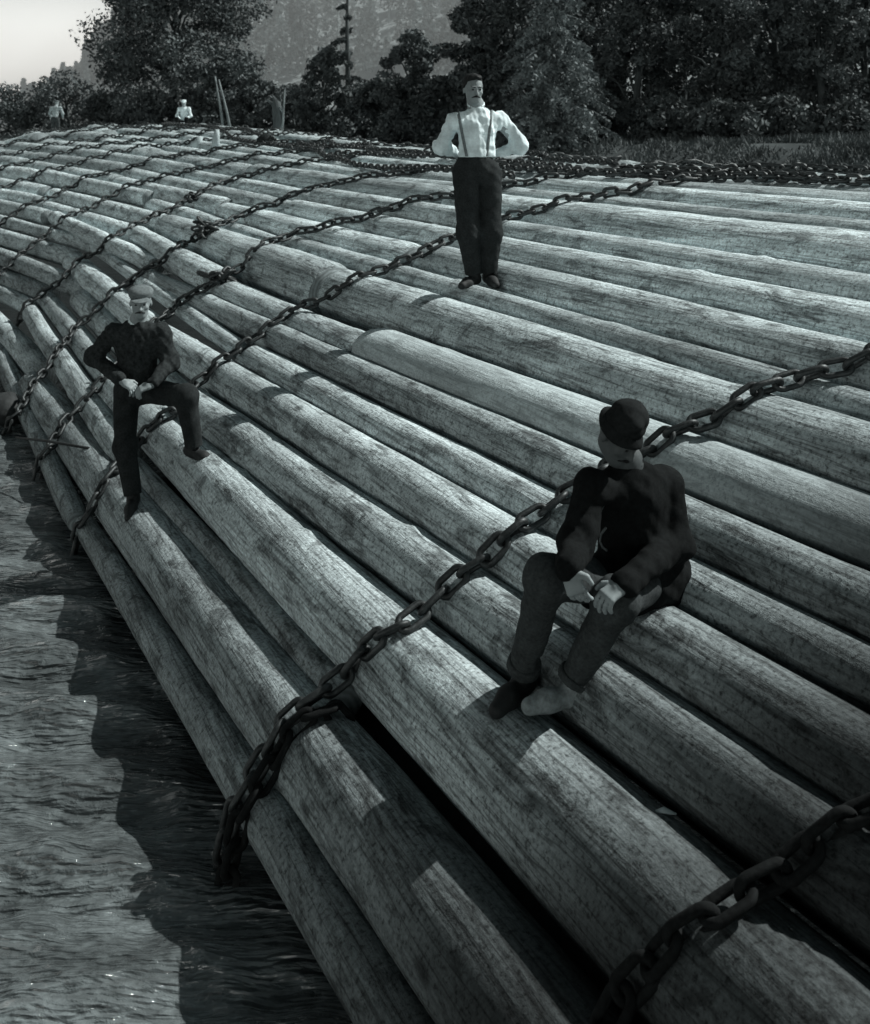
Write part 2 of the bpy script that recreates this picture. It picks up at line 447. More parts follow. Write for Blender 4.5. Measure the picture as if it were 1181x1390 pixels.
# the layer of logs below, seen only in the gaps
for k in range(1, 8):
    co = straight(k, -1.5, 9.0, (0, 0, 0)); c2 = straight(k + 1, -1.5, 9.0, (0, 0, 0))
    rr = random.Random(300 + k)
    n = 60; ns = 14; vm = 3.7
    mu_ = lambda v: ((co[0] + c2[0]) * v + co[1] + c2[1]) / 2 + 0.10
    mz_ = lambda v: ((co[2] + c2[2]) * v + co[3] + c2[3]) / 2 - 0.30
    org = W(mu_(vm), vm, mz_(vm)); V = []; s1 = rr.uniform(0, 99)
    ca, sa = math.cos(-AX), math.sin(-AX)
    for i in range(n + 1):
        v = -1.5 + 10.5 * i / n
        p = W(mu_(v), v, mz_(v)) - org
        for q in range(ns):
            an = 2 * math.pi * q / ns
            rad = 0.17 * (1 + 0.06 * mnoise.noise((v * 0.7, s1 + math.cos(an), math.sin(an))))
            w3 = p + Vector((UX, UY, 0)) * (math.cos(an) * rad) + Vector((0, 0, math.sin(an) * rad))
            V.append((w3.x * ca - w3.y * sa, w3.x * sa + w3.y * ca, w3.z))
    mb = MB(); mb.add(V, [(i * ns + q, (i + 1) * ns + q, (i + 1) * ns + (q + 1) % ns, i * ns + (q + 1) % ns) for i in range(n) for q in range(ns)])
    mb.f.append(tuple(range(ns))); mb.m.append(0); mb.f.append(tuple(n * ns + q for q in range(ns - 1, -1, -1))); mb.m.append(0)
    o = mb.obj('raft_log', M['dark_wood']); o.location = org; o.rotation_euler = (0, 0, AX)
    tag(o, 'dark lower-layer log glimpsed in the gap above the %s row from the water' % ORD[k], 'log', 'logs lashed together in the raft')

# ------------------------------------------------------------------ chains across the raft
LINK_L, LINK_W, WIRE = 0.190, 0.112, 0.0165
PITCH = LINK_L - 4 * WIRE
def link_mesh(seg=22, tube=8, fat=1.0):
    vs = []; fs = []
    hl = LINK_L / 2 - WIRE - (LINK_W / 2 - WIRE); rw = LINK_W / 2 - WIRE
    pts = []
    for i in range(seg):
        a = 2 * math.pi * i / seg
        pts.append(Vector((math.cos(a) * rw + (hl if math.cos(a) > 0 else -hl), math.sin(a) * rw, 0)))
    for i in range(seg):
        t = (pts[(i + 1) % seg] - pts[i - 1]).normalized(); a = Vector((0, 0, 1)); b = t.cross(a)
        for q in range(tube):
            an = 2 * math.pi * q / tube
            vs.append(pts[i] + (a * math.cos(an) + b * math.sin(an)) * WIRE * fat)
    for i in range(seg):
        for q in range(tube):
            i2 = (i + 1) % seg; q2 = (q + 1) % tube
            fs.append((i * tube + q, i2 * tube + q, i2 * tube + q2, i * tube + q2))
    return vs, fs
LV, LF = link_mesh(); LV2, LF2 = link_mesh(10, 5, 1.15)
me_link = bpy.data.meshes.new('link'); me_link.from_pydata([tuple(v) for v in LV], [], LF); me_link.materials.append(M['iron'])
me_link.polygons.foreach_set('use_smooth', [True] * len(LF)); me_link.update()

me_shade_wet = me_link.copy(); me_shade_wet.name = 'shade_wet_link'; me_shade_wet.materials.clear(); me_shade_wet.materials.append(mat_plain('shade_wet_chain_iron', 0.012, 45, 0.5, 0.85, 0.1, 0.4, 0.006, 0.0))  # near-black copy holding the corner's shade; also the wet strand
def chain_path(tab, u_end, sag=0.45, dip=0.55):
    """a chain laid over the logs: the taut hull of their tops, sagging a little in between"""
    us = []; u = tab[0][0] - 0.06
    while u < u_end: us.append(u); u += 0.02
    prof = []
    for u in us:
        v = lerp_tab(tab, u)
        z = topz(u, v)
        prof.append((u, v, z))
    pts = [(p[0], p[2]) for p in prof if p[2] > -5]
    hull = []
    for p in pts:
        while len(hull) >= 2 and (hull[-1][0] - hull[-2][0]) * (p[1] - hull[-2][1]) - (hull[-1][1] - hull[-2][1]) * (p[0] - hull[-2][0]) >= 0:
            hull.pop()
        hull.append(p)
    out = []
    for (u, v, z) in prof:
        hz = lerp_tab(hull, u)
        zz = hz if z < -5 else hz + (z - hz) * sag
        # local taut version so that it does not dive into each crevice
        out.append([u, v, zz])
    # smooth
    zz = np.array([o[2] for o in out]); base = np.array([max(p[2], -5) for p in prof])
    for _ in range(14):
        zz[1:-1] = (zz[:-2] + zz[1:-1] * 2 + zz[2:]) / 4
        zz = np.maximum(zz, base)
    pts3 = [W(o[0], o[1], z + 0.035) for o, z in zip(out, zz)]
    # the hanging end, over the outer log into the water
    p0 = pts3[0]
    h = [p0 + Vector((-0.02 - 0.010 * i, -0.02, -0.05 * i)) for i in range(1, 14)]
    return list(reversed(h)) + pts3

def resample(pts, step):
    out = [pts[0].copy()]; acc = 0
    for a, b in zip(pts, pts[1:]):
        d = (b - a).length
        if d < 1e-6: continue
        while acc + d >= step:
            t = (step - acc) / d
            a = a + (b - a) * t; out.append(a.copy()); d = (b - a).length; acc = 0
        acc += d
    return out

def lay_chain(pts, label, parts=True, seed=0, group='chains binding the log raft'):
    rs = resample(pts, PITCH)
    rr = random.Random(seed)
    if parts:
        root = empty('raft_chain', rs[0]); tag(root, label, 'chain', group)
    mb = MB()
    roll = rr.uniform(0, 1)
    for i in range(len(rs) - 1):
        mid = (rs[i] + rs[i + 1]) / 2
        x = (rs[i + 1] - rs[i]).normalized()
        y = Vector((0, 0, 1)).cross(x).normalized(); z = x.cross(y)
        an = math.radians(42) + (math.pi / 2 if i % 2 else 0) + roll + rr.uniform(-0.25, 0.25)
        y2 = y * math.cos(an) + z * math.sin(an); z2 = x.cross(y2)
        Mx = Matrix((x, y2, z2)).transposed().to_4x4()
        if parts:
            o = bpy.data.objects.new('link', me_shade_wet if ('bottom right' in label or 'water edge' in label) else me_link); COL.objects.link(o); o.parent = root
            Mx = Mx @ Matrix.Diagonal((rr.uniform(0.97, 1.05), rr.uniform(0.90, 1.08), rr.uniform(0.92, 1.15), 1))
            Mx.translation = mid - root.location; o.matrix_local = Mx
        else:
            Mx.translation = mid
            mb.add([Mx @ v for v in LV2], LF2)
    if not parts:
        o = mb.obj('raft_chain', M['iron'], origin=rs[0]); tag(o, label, 'chain', group)

def fit_chain(pix, extra, u_end):
    """the ground line of a chain read off the photograph, resting on the log tops"""
    tab = []
    for px, py in pix:
        h = hit(px, py)
        tab.append(UVof(h.x, h.y))
    for _ in range(4):
        full = sorted(tab + [e for e in extra if e[0] > max(t[0] for t in tab) + 0.1])
        path = chain_path(full, u_end)
        prof = [(UVof(p.x, p.y)[0], p.z) for p in path[13:]]
        new = []
        for (px, py), (u0, v0) in zip(pix, tab):
            a = (px - CX) / F; b = -(py - HY) / F
            Y = 1.5
            while Y < 60:
                u = UVof(a * Y, Y)[0]
                if u > 0.9 and b * Y < lerp_tab(prof, u): break
                Y += 0.01
            new.append(UVof(a * Y, Y))
        tab = new
    full = sorted(tab + [e for e in extra if e[0] > max(t[0] for t in tab) + 0.1])
    return chain_path(full, u_end)
CH = [
 ([(850, 1345), (900, 1300), (960, 1250), (1040, 1195), (1110, 1145), (1181, 1095)], [(3.2, 1.7), (5, 0.9)], 4.5, 'dark chain crossing the bottom right corner of the raft', True),
 ([(345, 1050), (372, 1000), (430, 945), (480, 903), (540, 856), (600, 803), (650, 765), (700, 718), (760, 675), (830, 632), (900, 595), (1000, 548), (1080, 515), (1181, 482)], [(6, 3.2), (8, 2.6)], 7.5, 'heavy near chain running up from the water behind the hatted seated man', True),
 ([(125, 690), (150, 645), (185, 603), (235, 560), (265, 520), (320, 478), (400, 418), (480, 380), (560, 350)], [(4.75, 9.12), (5.34, 9.0), (6.35, 8.57), (7.57, 8.36), (9, 8.2)], 9.3, 'chain passing between the capped man and behind the legs of the standing man', True),
 ([(70, 605), (88, 572), (112, 548), (150, 505), (200, 450), (245, 408), (290, 385)], [(4.14, 12.1), (4.9, 11.3), (5.45, 10.9), (7, 10.2), (9, 9.8)], 9.3, 'chain behind the capped man, meeting the standing man above his knees', True),
 ([(25, 560), (45, 520), (75, 480), (105, 440), (150, 400), (180, 380), (230, 345)], [(4.3, 14.8), (5.2, 14.6), (7, 13.1), (9, 12.5)], 9.2, 'fifth chain back, crossing just beyond the cap of the seated man', False),
 ([(30, 420), (60, 395), (85, 378), (110, 350), (150, 322)], [(5, 18.3), (7, 17.0), (9, 16.0)], 9.2, 'sixth chain back, in the left middle of the raft', False),
]
for i, (pix, ex, ue, lab, parts) in enumerate(CH):
    path = fit_chain(pix, ex, ue)
    lay_chain(path, lab, parts, i)
    if i == 1:      # the chain is doubled where it goes into the water
        seg = [p + Vector((-UY, UX, 0)) * -0.10 for p in path[:42]]
        for m_ in range(10): seg[-1 - m_] = seg[-1 - m_] + Vector((0, 0, -0.034 * (10 - m_)))
        lay_chain(seg, 'short dark strand doubled beside the near chain at the water edge', True, 30)
farv = [20.8, 23.4, 26.2, 28.8, 31.6, 34.6, 37.8, 41.2]
fw = ['seventh', 'eighth', 'ninth', 'tenth', 'eleventh', 'twelfth', 'thirteenth', 'farthest']
for i, v in enumerate(farv):
    w0 = warp(1.2, v); tab = [(w0, v - 0.8), (w0 + 1.5, v), (w0 + 3, v + 0.5), (5, v + 0.2), (7, v - 1.2), (9, v - 2)]
    lay_chain(chain_path(tab, 9.2, 0.6), '%s chain back, small in the far part of the raft' % fw[i], False, 50 + i)
# lengthwise chain along the crest
lp = []
v = 2.0
while v < 34:
    u = 7.5 + 0.35 * math.sin(v * 0.5)
    best = max(topz(u + d, v) for d in (-0.1, 0, 0.1))
    lp.append(W(u, v, best + 0.04)); v += 0.12
lay_chain(lp, 'long chain running lengthwise along the crest at the right', False, 77)
lp = []
v = 11.0
while v < 36:
    u = 6.3 + 0.06 * (v - 11) + 0.2 * math.sin(v * 0.7)
    best = max(topz(u + d, v) for d in (-0.1, 0, 0.1))
    lp.append(W(u, v, best + 0.04)); v += 0.12
lay_chain(lp, 'lengthwise chain behind the waist of the standing man', False, 78)
for (u_, ph, lab) in [(7.15, 1.0, 'second lengthwise chain tangled beside the crest chain at the right'), (7.75, 2.2, 'third lengthwise chain lying along the far side of the crest at the right')]:
    lp = []; v = 3.0
    while v < 22:
        u = u_ + 0.30 * math.sin(v * 0.9 + ph) + 0.12 * math.sin(v * 2.3 + ph)
        lp.append(W(u, v, max(topz(u + d, v) for d in (-0.1, 0, 0.1)) + 0.05)); v += 0.12
    lay_chain(lp, lab, False, 80 + int(ph))
for (px, py, sd, lab) in [(275, 318, 1, 'heap of slack chain on the raft above and right of the cap'), (296, 378, 2, 'small knot of slack chain right of the cap'), (262, 268, 3, 'small heap of chain on the far left of the raft')]:
    c = hit(px, py + 8)
    if c is None: continue
    rr = random.Random(sd); mb = MB()
    for i in range(15):
        p = c + Vector((rr.gauss(0, 0.07), rr.gauss(0, 0.07), 0.03 + 0.010 * i * (1.6 if sd == 1 else 0.8)))
        q = Matrix.Rotation(rr.uniform(0, 6), 4, 'Z') @ Matrix.Rotation(rr.uniform(-0.9, 0.9), 4, 'X') @ Matrix.Rotation(rr.uniform(-0.9, 0.9), 4, 'Y')
        q.translation = p
        mb.add([q @ v for v in LV2], LF2)
    tag(mb.obj('chain_heap', M['iron'], origin=c), lab, 'chain')

# ------------------------------------------------------------------ people: smooth-union bodies meshed with surface nets
class SDF:
    def __init__(s, k=0.03): s.p = []; s.k = k; s.post = []
    def cap(s, a, ra, b, rb, k=None): s.p.append(('c', np.array(a, float), ra, np.array(b, float), rb, k or s.k)); return s
    def ell(s, c, r, R=None, k=None): s.p.append(('e', np.array(c, float), np.array(r, float), np.array(R if R is not None else np.eye(3), float), 0, k or s.k)); return s
    def cut(s, fn): s.post.append(fn); return s
    def bounds(s, pad):
        lo = np.full(3, 1e9); hi = -lo
        for q in s.p:
            if q[0] == 'c':
                for c, r in ((q[1], q[2]), (q[3], q[4])): lo = np.minimum(lo, c - r); hi = np.maximum(hi, c + r)
            else:
                r = q[2].max(); lo = np.minimum(lo, q[1] - r); hi = np.maximum(hi, q[1] + r)
        return lo - pad, hi + pad
    @staticmethod
    def prim(q, X):
        if q[0] == 'c':
            a, ra, b, rb = q[1:5]; d = b - a; L = (d * d).sum() + 1e-12
            t = np.clip(((X - a) @ d) / L, 0, 1)
            return np.linalg.norm(X - a - t[..., None] * d, axis=-1) - (ra + (rb - ra) * t)
        c, r, R = q[1:4]
        Y = (X - c) @ R
        k0 = np.linalg.norm(Y / r, axis=-1); k1 = np.linalg.norm(Y / (r * r), axis=-1)
        return k0 * (k0 - 1) / np.maximum(k1, 1e-6)
    def eval(s, X):
        d = np.full(X.shape[:-1], 9.0)
        for q in s.p:
            e = s.prim(q, X); k = q[5]
            h = np.clip(0.5 + 0.5 * (d - e) / k, 0, 1)
            d = d + (e - d) * h - k * h * (1 - h)
        for fn in s.post: d = fn(d, X)
        return d
    def grid(s, h):
        lo, hi = s.bounds(0.04)
        n = np.ceil((hi - lo) / h).astype(int) + 1
        D = np.full(n, 9.0)
        ax = [lo[i] + h * np.arange(n[i]) for i in range(3)]
        for q in s.p:
            if q[0] == 'c':
                l = np.minimum(q[1] - q[2], q[3] - q[4]); u = np.maximum(q[1] + q[2], q[3] + q[4])
            else: l = q[1] - q[2].max(); u = q[1] + q[2].max()
            m = q[5] + 0.03
            i0 = np.maximum(((l - m - lo) / h).astype(int), 0); i1 = np.minimum(((u + m - lo) / h).astype(int) + 2, n)
            sl = tuple(slice(a, b) for a, b in zip(i0, i1))
            X = np.stack(np.meshgrid(*[ax[i][sl[i]] for i in range(3)], indexing='ij'), -1)
            e = s.prim(q, X); d = D[sl]; k = q[5]
            hh = np.clip(0.5 + 0.5 * (d - e) / k, 0, 1)
            D[sl] = d + (e - d) * hh - k * hh * (1 - hh)
        if s.post:
            X = np.stack(np.meshgrid(*ax, indexing='ij'), -1)
            for fn in s.post: D = fn(D, X)
        D[0] = D[-1] = 1; D[:, 0] = D[:, -1] = 1; D[:, :, 0] = D[:, :, -1] = 1
        return D, lo
    def mesh(s, name, h):
        D, lo = s.grid(h)
        n = D.shape; ins = D < 0
        c = [ins[a:n[0] - 1 + a, b:n[1] - 1 + b, e:n[2] - 1 + e] for a in (0, 1) for b in (0, 1) for e in (0, 1)]
        cnt = sum(x.astype(np.int8) for x in c)
        act = (cnt > 0) & (cnt < 8)
        idx = np.full(act.shape, -1); cells = np.argwhere(act); idx[act] = np.arange(len(cells))
        S = np.zeros((len(cells), 3)); N = np.zeros(len(cells))
        corners = [(a, b, e) for a in (0, 1) for b in (0, 1) for e in (0, 1)]
        for a in corners:
            for ax_ in range(3):
                if a[ax_]: continue
                b = list(a); b[ax_] = 1; b = tuple(b)
                da = D[tuple((cells + a).T)]; db = D[tuple((cells + b).T)]
                m = (da < 0) != (db < 0)
                t = np.where(m, da / np.where(m, da - db, 1), 0)
                p = np.array(a)[None] + t[:, None] * (np.array(b) - np.array(a))[None]
                S += p * m[:, None]; N += m
        V = (cells + S / N[:, None]) * h + lo
        F4 = []
        for ax_ in range(3):
            o1, o2 = [(1, 2), (2, 0), (0, 1)][ax_]
            sl0 = [slice(1, n[i] - 1) for i in range(3)]; sl0[ax_] = slice(0, n[ax_] - 1)
            sl1 = list(sl0); sl1[ax_] = slice(1, n[ax_])
            A = ins[tuple(sl0)]; Bq = ins[tuple(sl1)]
            loc = np.argwhere(A != Bq)
            flip = A[tuple(loc.T)]
            off = np.array([1, 1, 1]); off[ax_] = 0
            c0 = loc + off
            def cell(d1, d2):
                q = c0.copy(); q[:, o1] -= d1; q[:, o2] -= d2; return idx[tuple(q.T)]
            q = np.stack([cell(1, 1), cell(0, 1), cell(0, 0), cell(1, 0)], 1)
            q[~flip] = q[~flip][:, ::-1]
            F4.append(q)
        F4 = np.concatenate(F4)
        for _ in range(2):                                # one light smoothing pass
            acc = np.zeros_like(V); ct = np.zeros(len(V))
            for a in range(4):
                b = (a + 1) % 4
                np.add.at(acc, F4[:, a], V[F4[:, b]]); np.add.at(ct, F4[:, a], 1)
                np.add.at(acc, F4[:, b], V[F4[:, a]]); np.add.at(ct, F4[:, b], 1)
            V = V * 0.68 + 0.32 * acc / np.maximum(ct, 1)[:, None]
        return V, F4

def sdf_obj(name, sdf, h, mat, parent, origin):
    V, F4 = sdf.mesh(name, h)
    me = mesh_np(name, V - np.array(origin)[None], F4)
    me.materials.append(mat)
    o = link(name, me)
    if parent is None: o.location = origin
    else: o.parent = parent
    return o

def folds(amp, dirv, freq, seed=0):
    r = np.random.default_rng(seed); ws = []
    for _ in range(6):
        d = np.array(dirv, float) + r.normal(0, 0.55, 3); d /= np.linalg.norm(d)
        ws.append((d * freq * r.uniform(0.6, 1.7), r.uniform(0, 6.28), r.uniform(0.5, 1)))
    def fn(D, X):
        f = 0
        for w, ph, a in ws:
            warp = 0.5 * np.sin(X[..., 0] * 17 + ph) + 0.5 * np.sin(X[..., 2] * 13 + ph * 2) + 0.4 * np.sin(X[..., 1] * 15 + ph)
            f = f + a * np.sin(X @ w + ph + warp)
        return D + amp * f * 0.45
    return fn
def plane_cut(p, nrm):
    p = np.array(p, float); nrm = np.array(nrm, float); nrm /= np.linalg.norm(nrm)
    return lambda D, X: np.maximum(D, (X - p) @ nrm)

def vv(x): return np.array(tuple(x), float)
def lerp(a, b, t): return vv(a) + (vv(b) - vv(a)) * t

def rotm(yaw, pitch, roll=0.0):
    """head frame: columns right, back, up (the face looks along -y of the frame)"""
    m = Matrix.Rotation(yaw, 3, 'Z') @ Matrix.Rotation(pitch, 3, 'X') @ Matrix.Rotation(roll, 3, 'Y')
    return np.array(m)

def hand(s, wrist, d, palm_n, side, curl=0.5, sc=1.0):
    """palm, four fingers of different lengths and a thumb; d = along the hand, palm_n = out of the palm, side=+1: thumb on the +d x n side"""
    d = vv(d); d /= np.linalg.norm(d); nn = vv(palm_n); nn -= d * (nn @ d); nn /= np.linalg.norm(nn)
    w = np.cross(d, nn) * side
    wr = vv(wrist)
    s.cap(wr, 0.026 * sc, wr + d * 0.03 * sc, 0.027 * sc, 0.01)
    for q in (-0.028, -0.010, 0.010, 0.028):
        s.cap(wr + d * 0.025 * sc + w * q * 0.8 * sc, 0.015 * sc, wr + d * 0.088 * sc + w * q * sc, 0.0125 * sc, 0.012)
    for q, L in ((0.034, 0.070), (0.0115, 0.080), (-0.0115, 0.074), (-0.034, 0.058)):
        p = wr + d * 0.086 * sc + w * q * sc * 0.95
        a = 0.15 + 6.0 * abs(q - 0.03)
        dirs = []
        for fr, da in ((0.45, curl), (0.30, curl * 1.2), (0.25, curl)):
            a += da
            dd = d * math.cos(a) + nn * math.sin(a)
            p2 = p + dd * L * fr * sc * 1.05
            s.cap(p, 0.0100 * sc, p2, 0.0088 * sc, 0.002); p = p2
    p = wr + d * 0.028 * sc + w * 0.030 * sc
    p2 = p + (d * 0.6 + w * 0.75 + nn * 0.15) * 0.040 * sc
    p3 = p2 + (d * 0.9 + w * 0.2 + nn * 0.35) * 0.032 * sc
    s.cap(p, 0.016 * sc, p2, 0.0125 * sc, 0.01); s.cap(p2, 0.012 * sc, p3, 0.0098 * sc, 0.004)

def head(s, c, R, sc=1.0):
    c = vv(c)
    def q(x, y, z): return c + R @ (np.array((x, y, z)) * sc)
    s.ell(q(0, 0.012, 0.03), np.array((0.074, 0.094, 0.088)) * sc, R, 0.02)      # skull
    s.ell(q(0, -0.025, -0.035), np.array((0.058, 0.066, 0.080)) * sc, R, 0.02)   # face
    s.ell(q(0, -0.055, -0.085), np.array((0.032, 0.028, 0.026)) * sc, R, 0.025)  # chin
    for sx in (-1, 1):
        s.ell(q(sx * 0.040, -0.062, -0.018), np.array((0.020, 0.018, 0.016)) * sc, R, 0.014)   # cheekbone
        s.ell(q(sx * 0.028, -0.080, 0.024), np.array((0.024, 0.012, 0.009)) * sc, R, 0.010)    # brow
        s.ell(q(sx * 0.030, -0.072, 0.006), np.array((0.013, 0.010, 0.009)) * sc, R, 0.004)    # eyeball
        s.ell(q(sx * 0.074, 0.014, -0.010), np.array((0.009, 0.016, 0.024)) * sc, R, 0.008)    # ear
    s.cap(q(0, -0.083, 0.014), 0.008 * sc, q(0, -0.106, -0.026), 0.0115 * sc, 0.008)           # nose
    s.ell(q(0, -0.090, -0.028), np.array((0.018, 0.012, 0.009)) * sc, R, 0.006)
    s.ell(q(0, -0.082, -0.054), np.array((0.024, 0.010, 0.0065)) * sc, R, 0.005)               # lips
    s.ell(q(0, -0.080, -0.066), np.array((0.021, 0.010, 0.0065)) * sc, R, 0.005)
    return q

def face_marks(root, q, R, sc=1.0, moustache=True, name='eyebrow'):
    for sx in (-1, 1):
        s = SDF(0.004)
        s.cap(q(sx * 0.014, -0.094, 0.026), 0.0045 * sc, q(sx * 0.044, -0.083, 0.028), 0.003 * sc)
        sdf_obj('eyebrow', s, 0.0025 * sc, M['hair'], root, root.location)
        s = SDF(0.003); s.ell(q(sx * 0.030, -0.0815, 0.006), np.array((0.011, 0.004, 0.0065)) * sc, R)
        sdf_obj('eye', s, 0.002 * sc, M['hair'], root, root.location)
    if moustache:
        s = SDF(0.006)
        for sx in (-1, 1): s.cap(q(sx * 0.003, -0.094, -0.045), 0.009 * sc, q(sx * 0.034, -0.076, -0.056), 0.004 * sc)
        sdf_obj('moustache', s, 0.003 * sc, M['hair'], root, root.location)

def boot(s, ankle, toe_dir, sc=1.0, shin=(0, 0, 1)):
    a = vv(ankle); t = vv(toe_dir); t[2] = min(t[2], 0.2); t /= np.linalg.norm(t)
    up = np.array((0, 0, 1.0)); up -= t * (up @ t); up /= np.linalg.norm(up)
    sh_ = vv(shin); sh_ /= np.linalg.norm(sh_)
    s.cap(a + sh_ * 0.13 * sc, 0.046 * sc, a - up * 0.030 * sc - t * 0.015, 0.046 * sc, 0.02)
    s.cap(a - up * 0.050 * sc - t * 0.035 * sc, 0.040 * sc, a - up * 0.048 * sc + t * 0.10 * sc, 0.042 * sc, 0.03)
    s.cap(a - up * 0.048 * sc + t * 0.10 * sc, 0.042 * sc, a - up * 0.055 * sc + t * 0.175 * sc, 0.034 * sc, 0.03)
    sole = a - up * 0.082 * sc
    s.cut(lambda D, X: np.maximum(D, -((X - sole) @ up)))

def person(J, label, sty, hv=0.008):
    """J: joints in world space; L/R are the figure's own left and right"""
    org = Vector(tuple(J['origin']))
    sc = sty.get('sc', 1.0)
    R = rotm(*J['head_rot'])
    sh = {k: vv(J['sh' + k]) for k in 'LR'}; el = {k: vv(J['el' + k]) for k in 'LR'}; wr = {k: vv(J['wr' + k]) for k in 'LR'}
    hp = {k: vv(J['hp' + k]) for k in 'LR'}; kn = {k: vv(J['kn' + k]) for k in 'LR'}; an = {k: vv(J['an' + k]) for k in 'LR'}
    pel = (hp['L'] + hp['R']) / 2; chest = (sh['L'] + sh['R']) / 2; neck = vv(J['neck'])
    hc = vv(J['head'])
    spine = chest - pel; spl = np.linalg.norm(spine); spn = spine / spl
    rt = sh['L'] - sh['R']; rt -= spn * (rt @ spn); rt /= np.linalg.norm(rt)
    fwd = np.cross(rt, spn); fwd = -fwd if fwd @ vv(J['front']) < 0 else fwd
    TR = np.stack([rt, fwd, spn], 1)
    # --- the body
    b = SDF(0.03)
    q = head(b, hc, R, sc)
    b.cap(hc + R @ np.array((0, sty.get('neck_back', 0.018), -0.05)) * sc, sty.get('neck_r', 0.052) * sc, neck + fwd * -0.006, 0.054 * sc, 0.02)
    b.cap(neck, 0.06, chest - spn * 0.04, 0.085, 0.05)
    b.ell(lerp(pel, chest, 0.72), (0.14, 0.09, 0.17), TR); b.ell(lerp(pel, chest, 0.3), (0.12, 0.085, 0.16), TR)
    b.ell(pel, (0.14, 0.095, 0.10), TR)
    for k in 'LR':
        b.cap(lerp(sh[k], chest, 0.25), 0.045, el[k], 0.034); b.cap(el[k], 0.034, wr[k], 0.024)
        b.cap(hp[k], 0.070, kn[k], 0.042); b.cap(kn[k], 0.042, lerp(kn[k], an[k], 0.85), 0.030)
        if 'hand' + k in J:
            d, pn, side, curl = J['hand' + k]
            hand(b, wr[k], d, pn, side, curl, sc * sty.get('hand_sc', 1.0))
    root = sdf_obj('person', b, sty.get('hb', hv), sty.get('skin', M['skin']), None, org)
    tag(root, label, 'person')
    if 'face_mat' in sty:       # separate face tone; the hatted man's carries painted hat shade
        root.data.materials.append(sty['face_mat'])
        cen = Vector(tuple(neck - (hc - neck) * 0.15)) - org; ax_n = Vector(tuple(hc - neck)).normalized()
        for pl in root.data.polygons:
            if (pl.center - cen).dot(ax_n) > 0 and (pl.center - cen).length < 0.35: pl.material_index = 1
    if sty.get('face', True): face_marks(root, q, R, sc, sty.get('moustache', True))
    # --- upper garment
    fat = sty.get('fat', 1.0)
    s = SDF(0.05)
    s.ell(lerp(pel, chest, 0.74), (0.168 * fat, 0.118 * fat, 0.20), TR)
    s.ell(lerp(pel, chest, 0.30), (sty.get('waist_w', 0.150) * fat, 0.118 * fat, 0.20), TR)
    s.cap(lerp(sh['L'], chest, 0.1) - spn * 0.01, 0.066, lerp(sh['R'], chest, 0.1) - spn * 0.01, 0.066, 0.06)
    s.cap(chest, 0.085, lerp(chest, neck, 0.9), 0.058, 0.06)
    for k in 'LR':
        r1, r2, r3 = sty.get('sleeve', (0.066, 0.058, 0.046))
        m1 = lerp(sh[k], el[k], 0.5)
        s.cap(sh[k], r1, el[k], r2, 0.04); s.cap(el[k], r2, lerp(el[k], wr[k], sty.get('cuff', 0.93)), r3, 0.03)
        s.ell(el[k], (r2 * 1.04,) * 3)
    if 'skirt' in sty:
        for k in 'LR': s.cap(hp[k] + fwd * 0.02, 0.125, lerp(hp[k], kn[k], sty['skirt']), 0.105, 0.06)
        s.ell(pel, (0.19, 0.15, 0.14), TR)
    s.cut(folds(sty.get('fold', 0.007), spn + rt * 0.6, 42, sty.get('seed', 1)))
    s.cut(folds(sty.get('fold', 0.007) * 0.75, rt + spn * 0.5, 85, sty.get('seed', 1) + 9))
    if 'waist' in J: s.cut(plane_cut(vv(J['waist']), -spn))
    sdf_obj(sty.get('upper_name', 'jacket'), s, hv, sty['upper'], root, org)
    # --- collar
    cs = SDF(0.012)
    cr = 0.060 * sc
    npn = (hc - neck); npn /= np.linalg.norm(npn)
    ax1 = np.cross(npn, (0.3, 1, 0)); ax1 /= np.linalg.norm(ax1); ax2 = np.cross(npn, ax1)
    last = None
    for i in range(15):
        a = 2 * math.pi * i / 14
        pnt = neck + npn * (0.008 + 0.012 * math.cos(a * 1.0)) + (ax1 * math.cos(a) + ax2 * math.sin(a)) * cr
        if last is not None: cs.cap(last, 0.011, pnt, 0.011)
        last = pnt
    sdf_obj('collar', cs, min(hv, 0.006), sty.get('collar', sty['upper']), root, org)
    # --- trousers
    t = SDF(0.05)
    t.ell(pel + spn * 0.02, (0.165 * fat, 0.125 * fat, 0.13), TR)
    tw = sty.get('trouser_r', (0.105, 0.078, 0.062))
    for k in 'LR':
        ank = lerp(kn[k], an[k], sty.get('hem', 0.93))
        lk = sty.get('legk', 0.03); t.cap(hp[k], tw[0], kn[k], tw[1], lk); t.cap(kn[k], tw[1], ank, tw[2], lk)
        ax_ = an[k] - kn[k]; ax_ /= np.linalg.norm(ax_)
        t.cut(lambda D, X, c=vv(ank), a_=ax_: np.where(np.linalg.norm(X - c, axis=-1) < 0.16, np.maximum(D, (X - c) @ a_), D))
        t.ell(kn[k], (tw[1] * 1.06,) * 3)
    if 'belt' in J: t.cap(pel, 0.10, vv(J['belt']), 0.10); t.ell(vv(J['belt']) - spn * 0.05, (0.152 * fat, 0.122 * fat, 0.07), TR)
    t.cut(folds(sty.get('fold', 0.007) * 0.45, spn * 0.5 + rt, 30, sty.get('seed', 1) + 3))
    t.cut(folds(sty.get('fold', 0.007) * 0.40, kn['L'] - an['L'] + 0.3 * (hp['L'] - kn['L']), 75, sty.get('seed', 1) + 5))
    if 'belt' in J: t.cut(plane_cut(vv(J['belt']), spn))
    tr = sdf_obj('trousers', t, hv, sty['lower'], root, org)
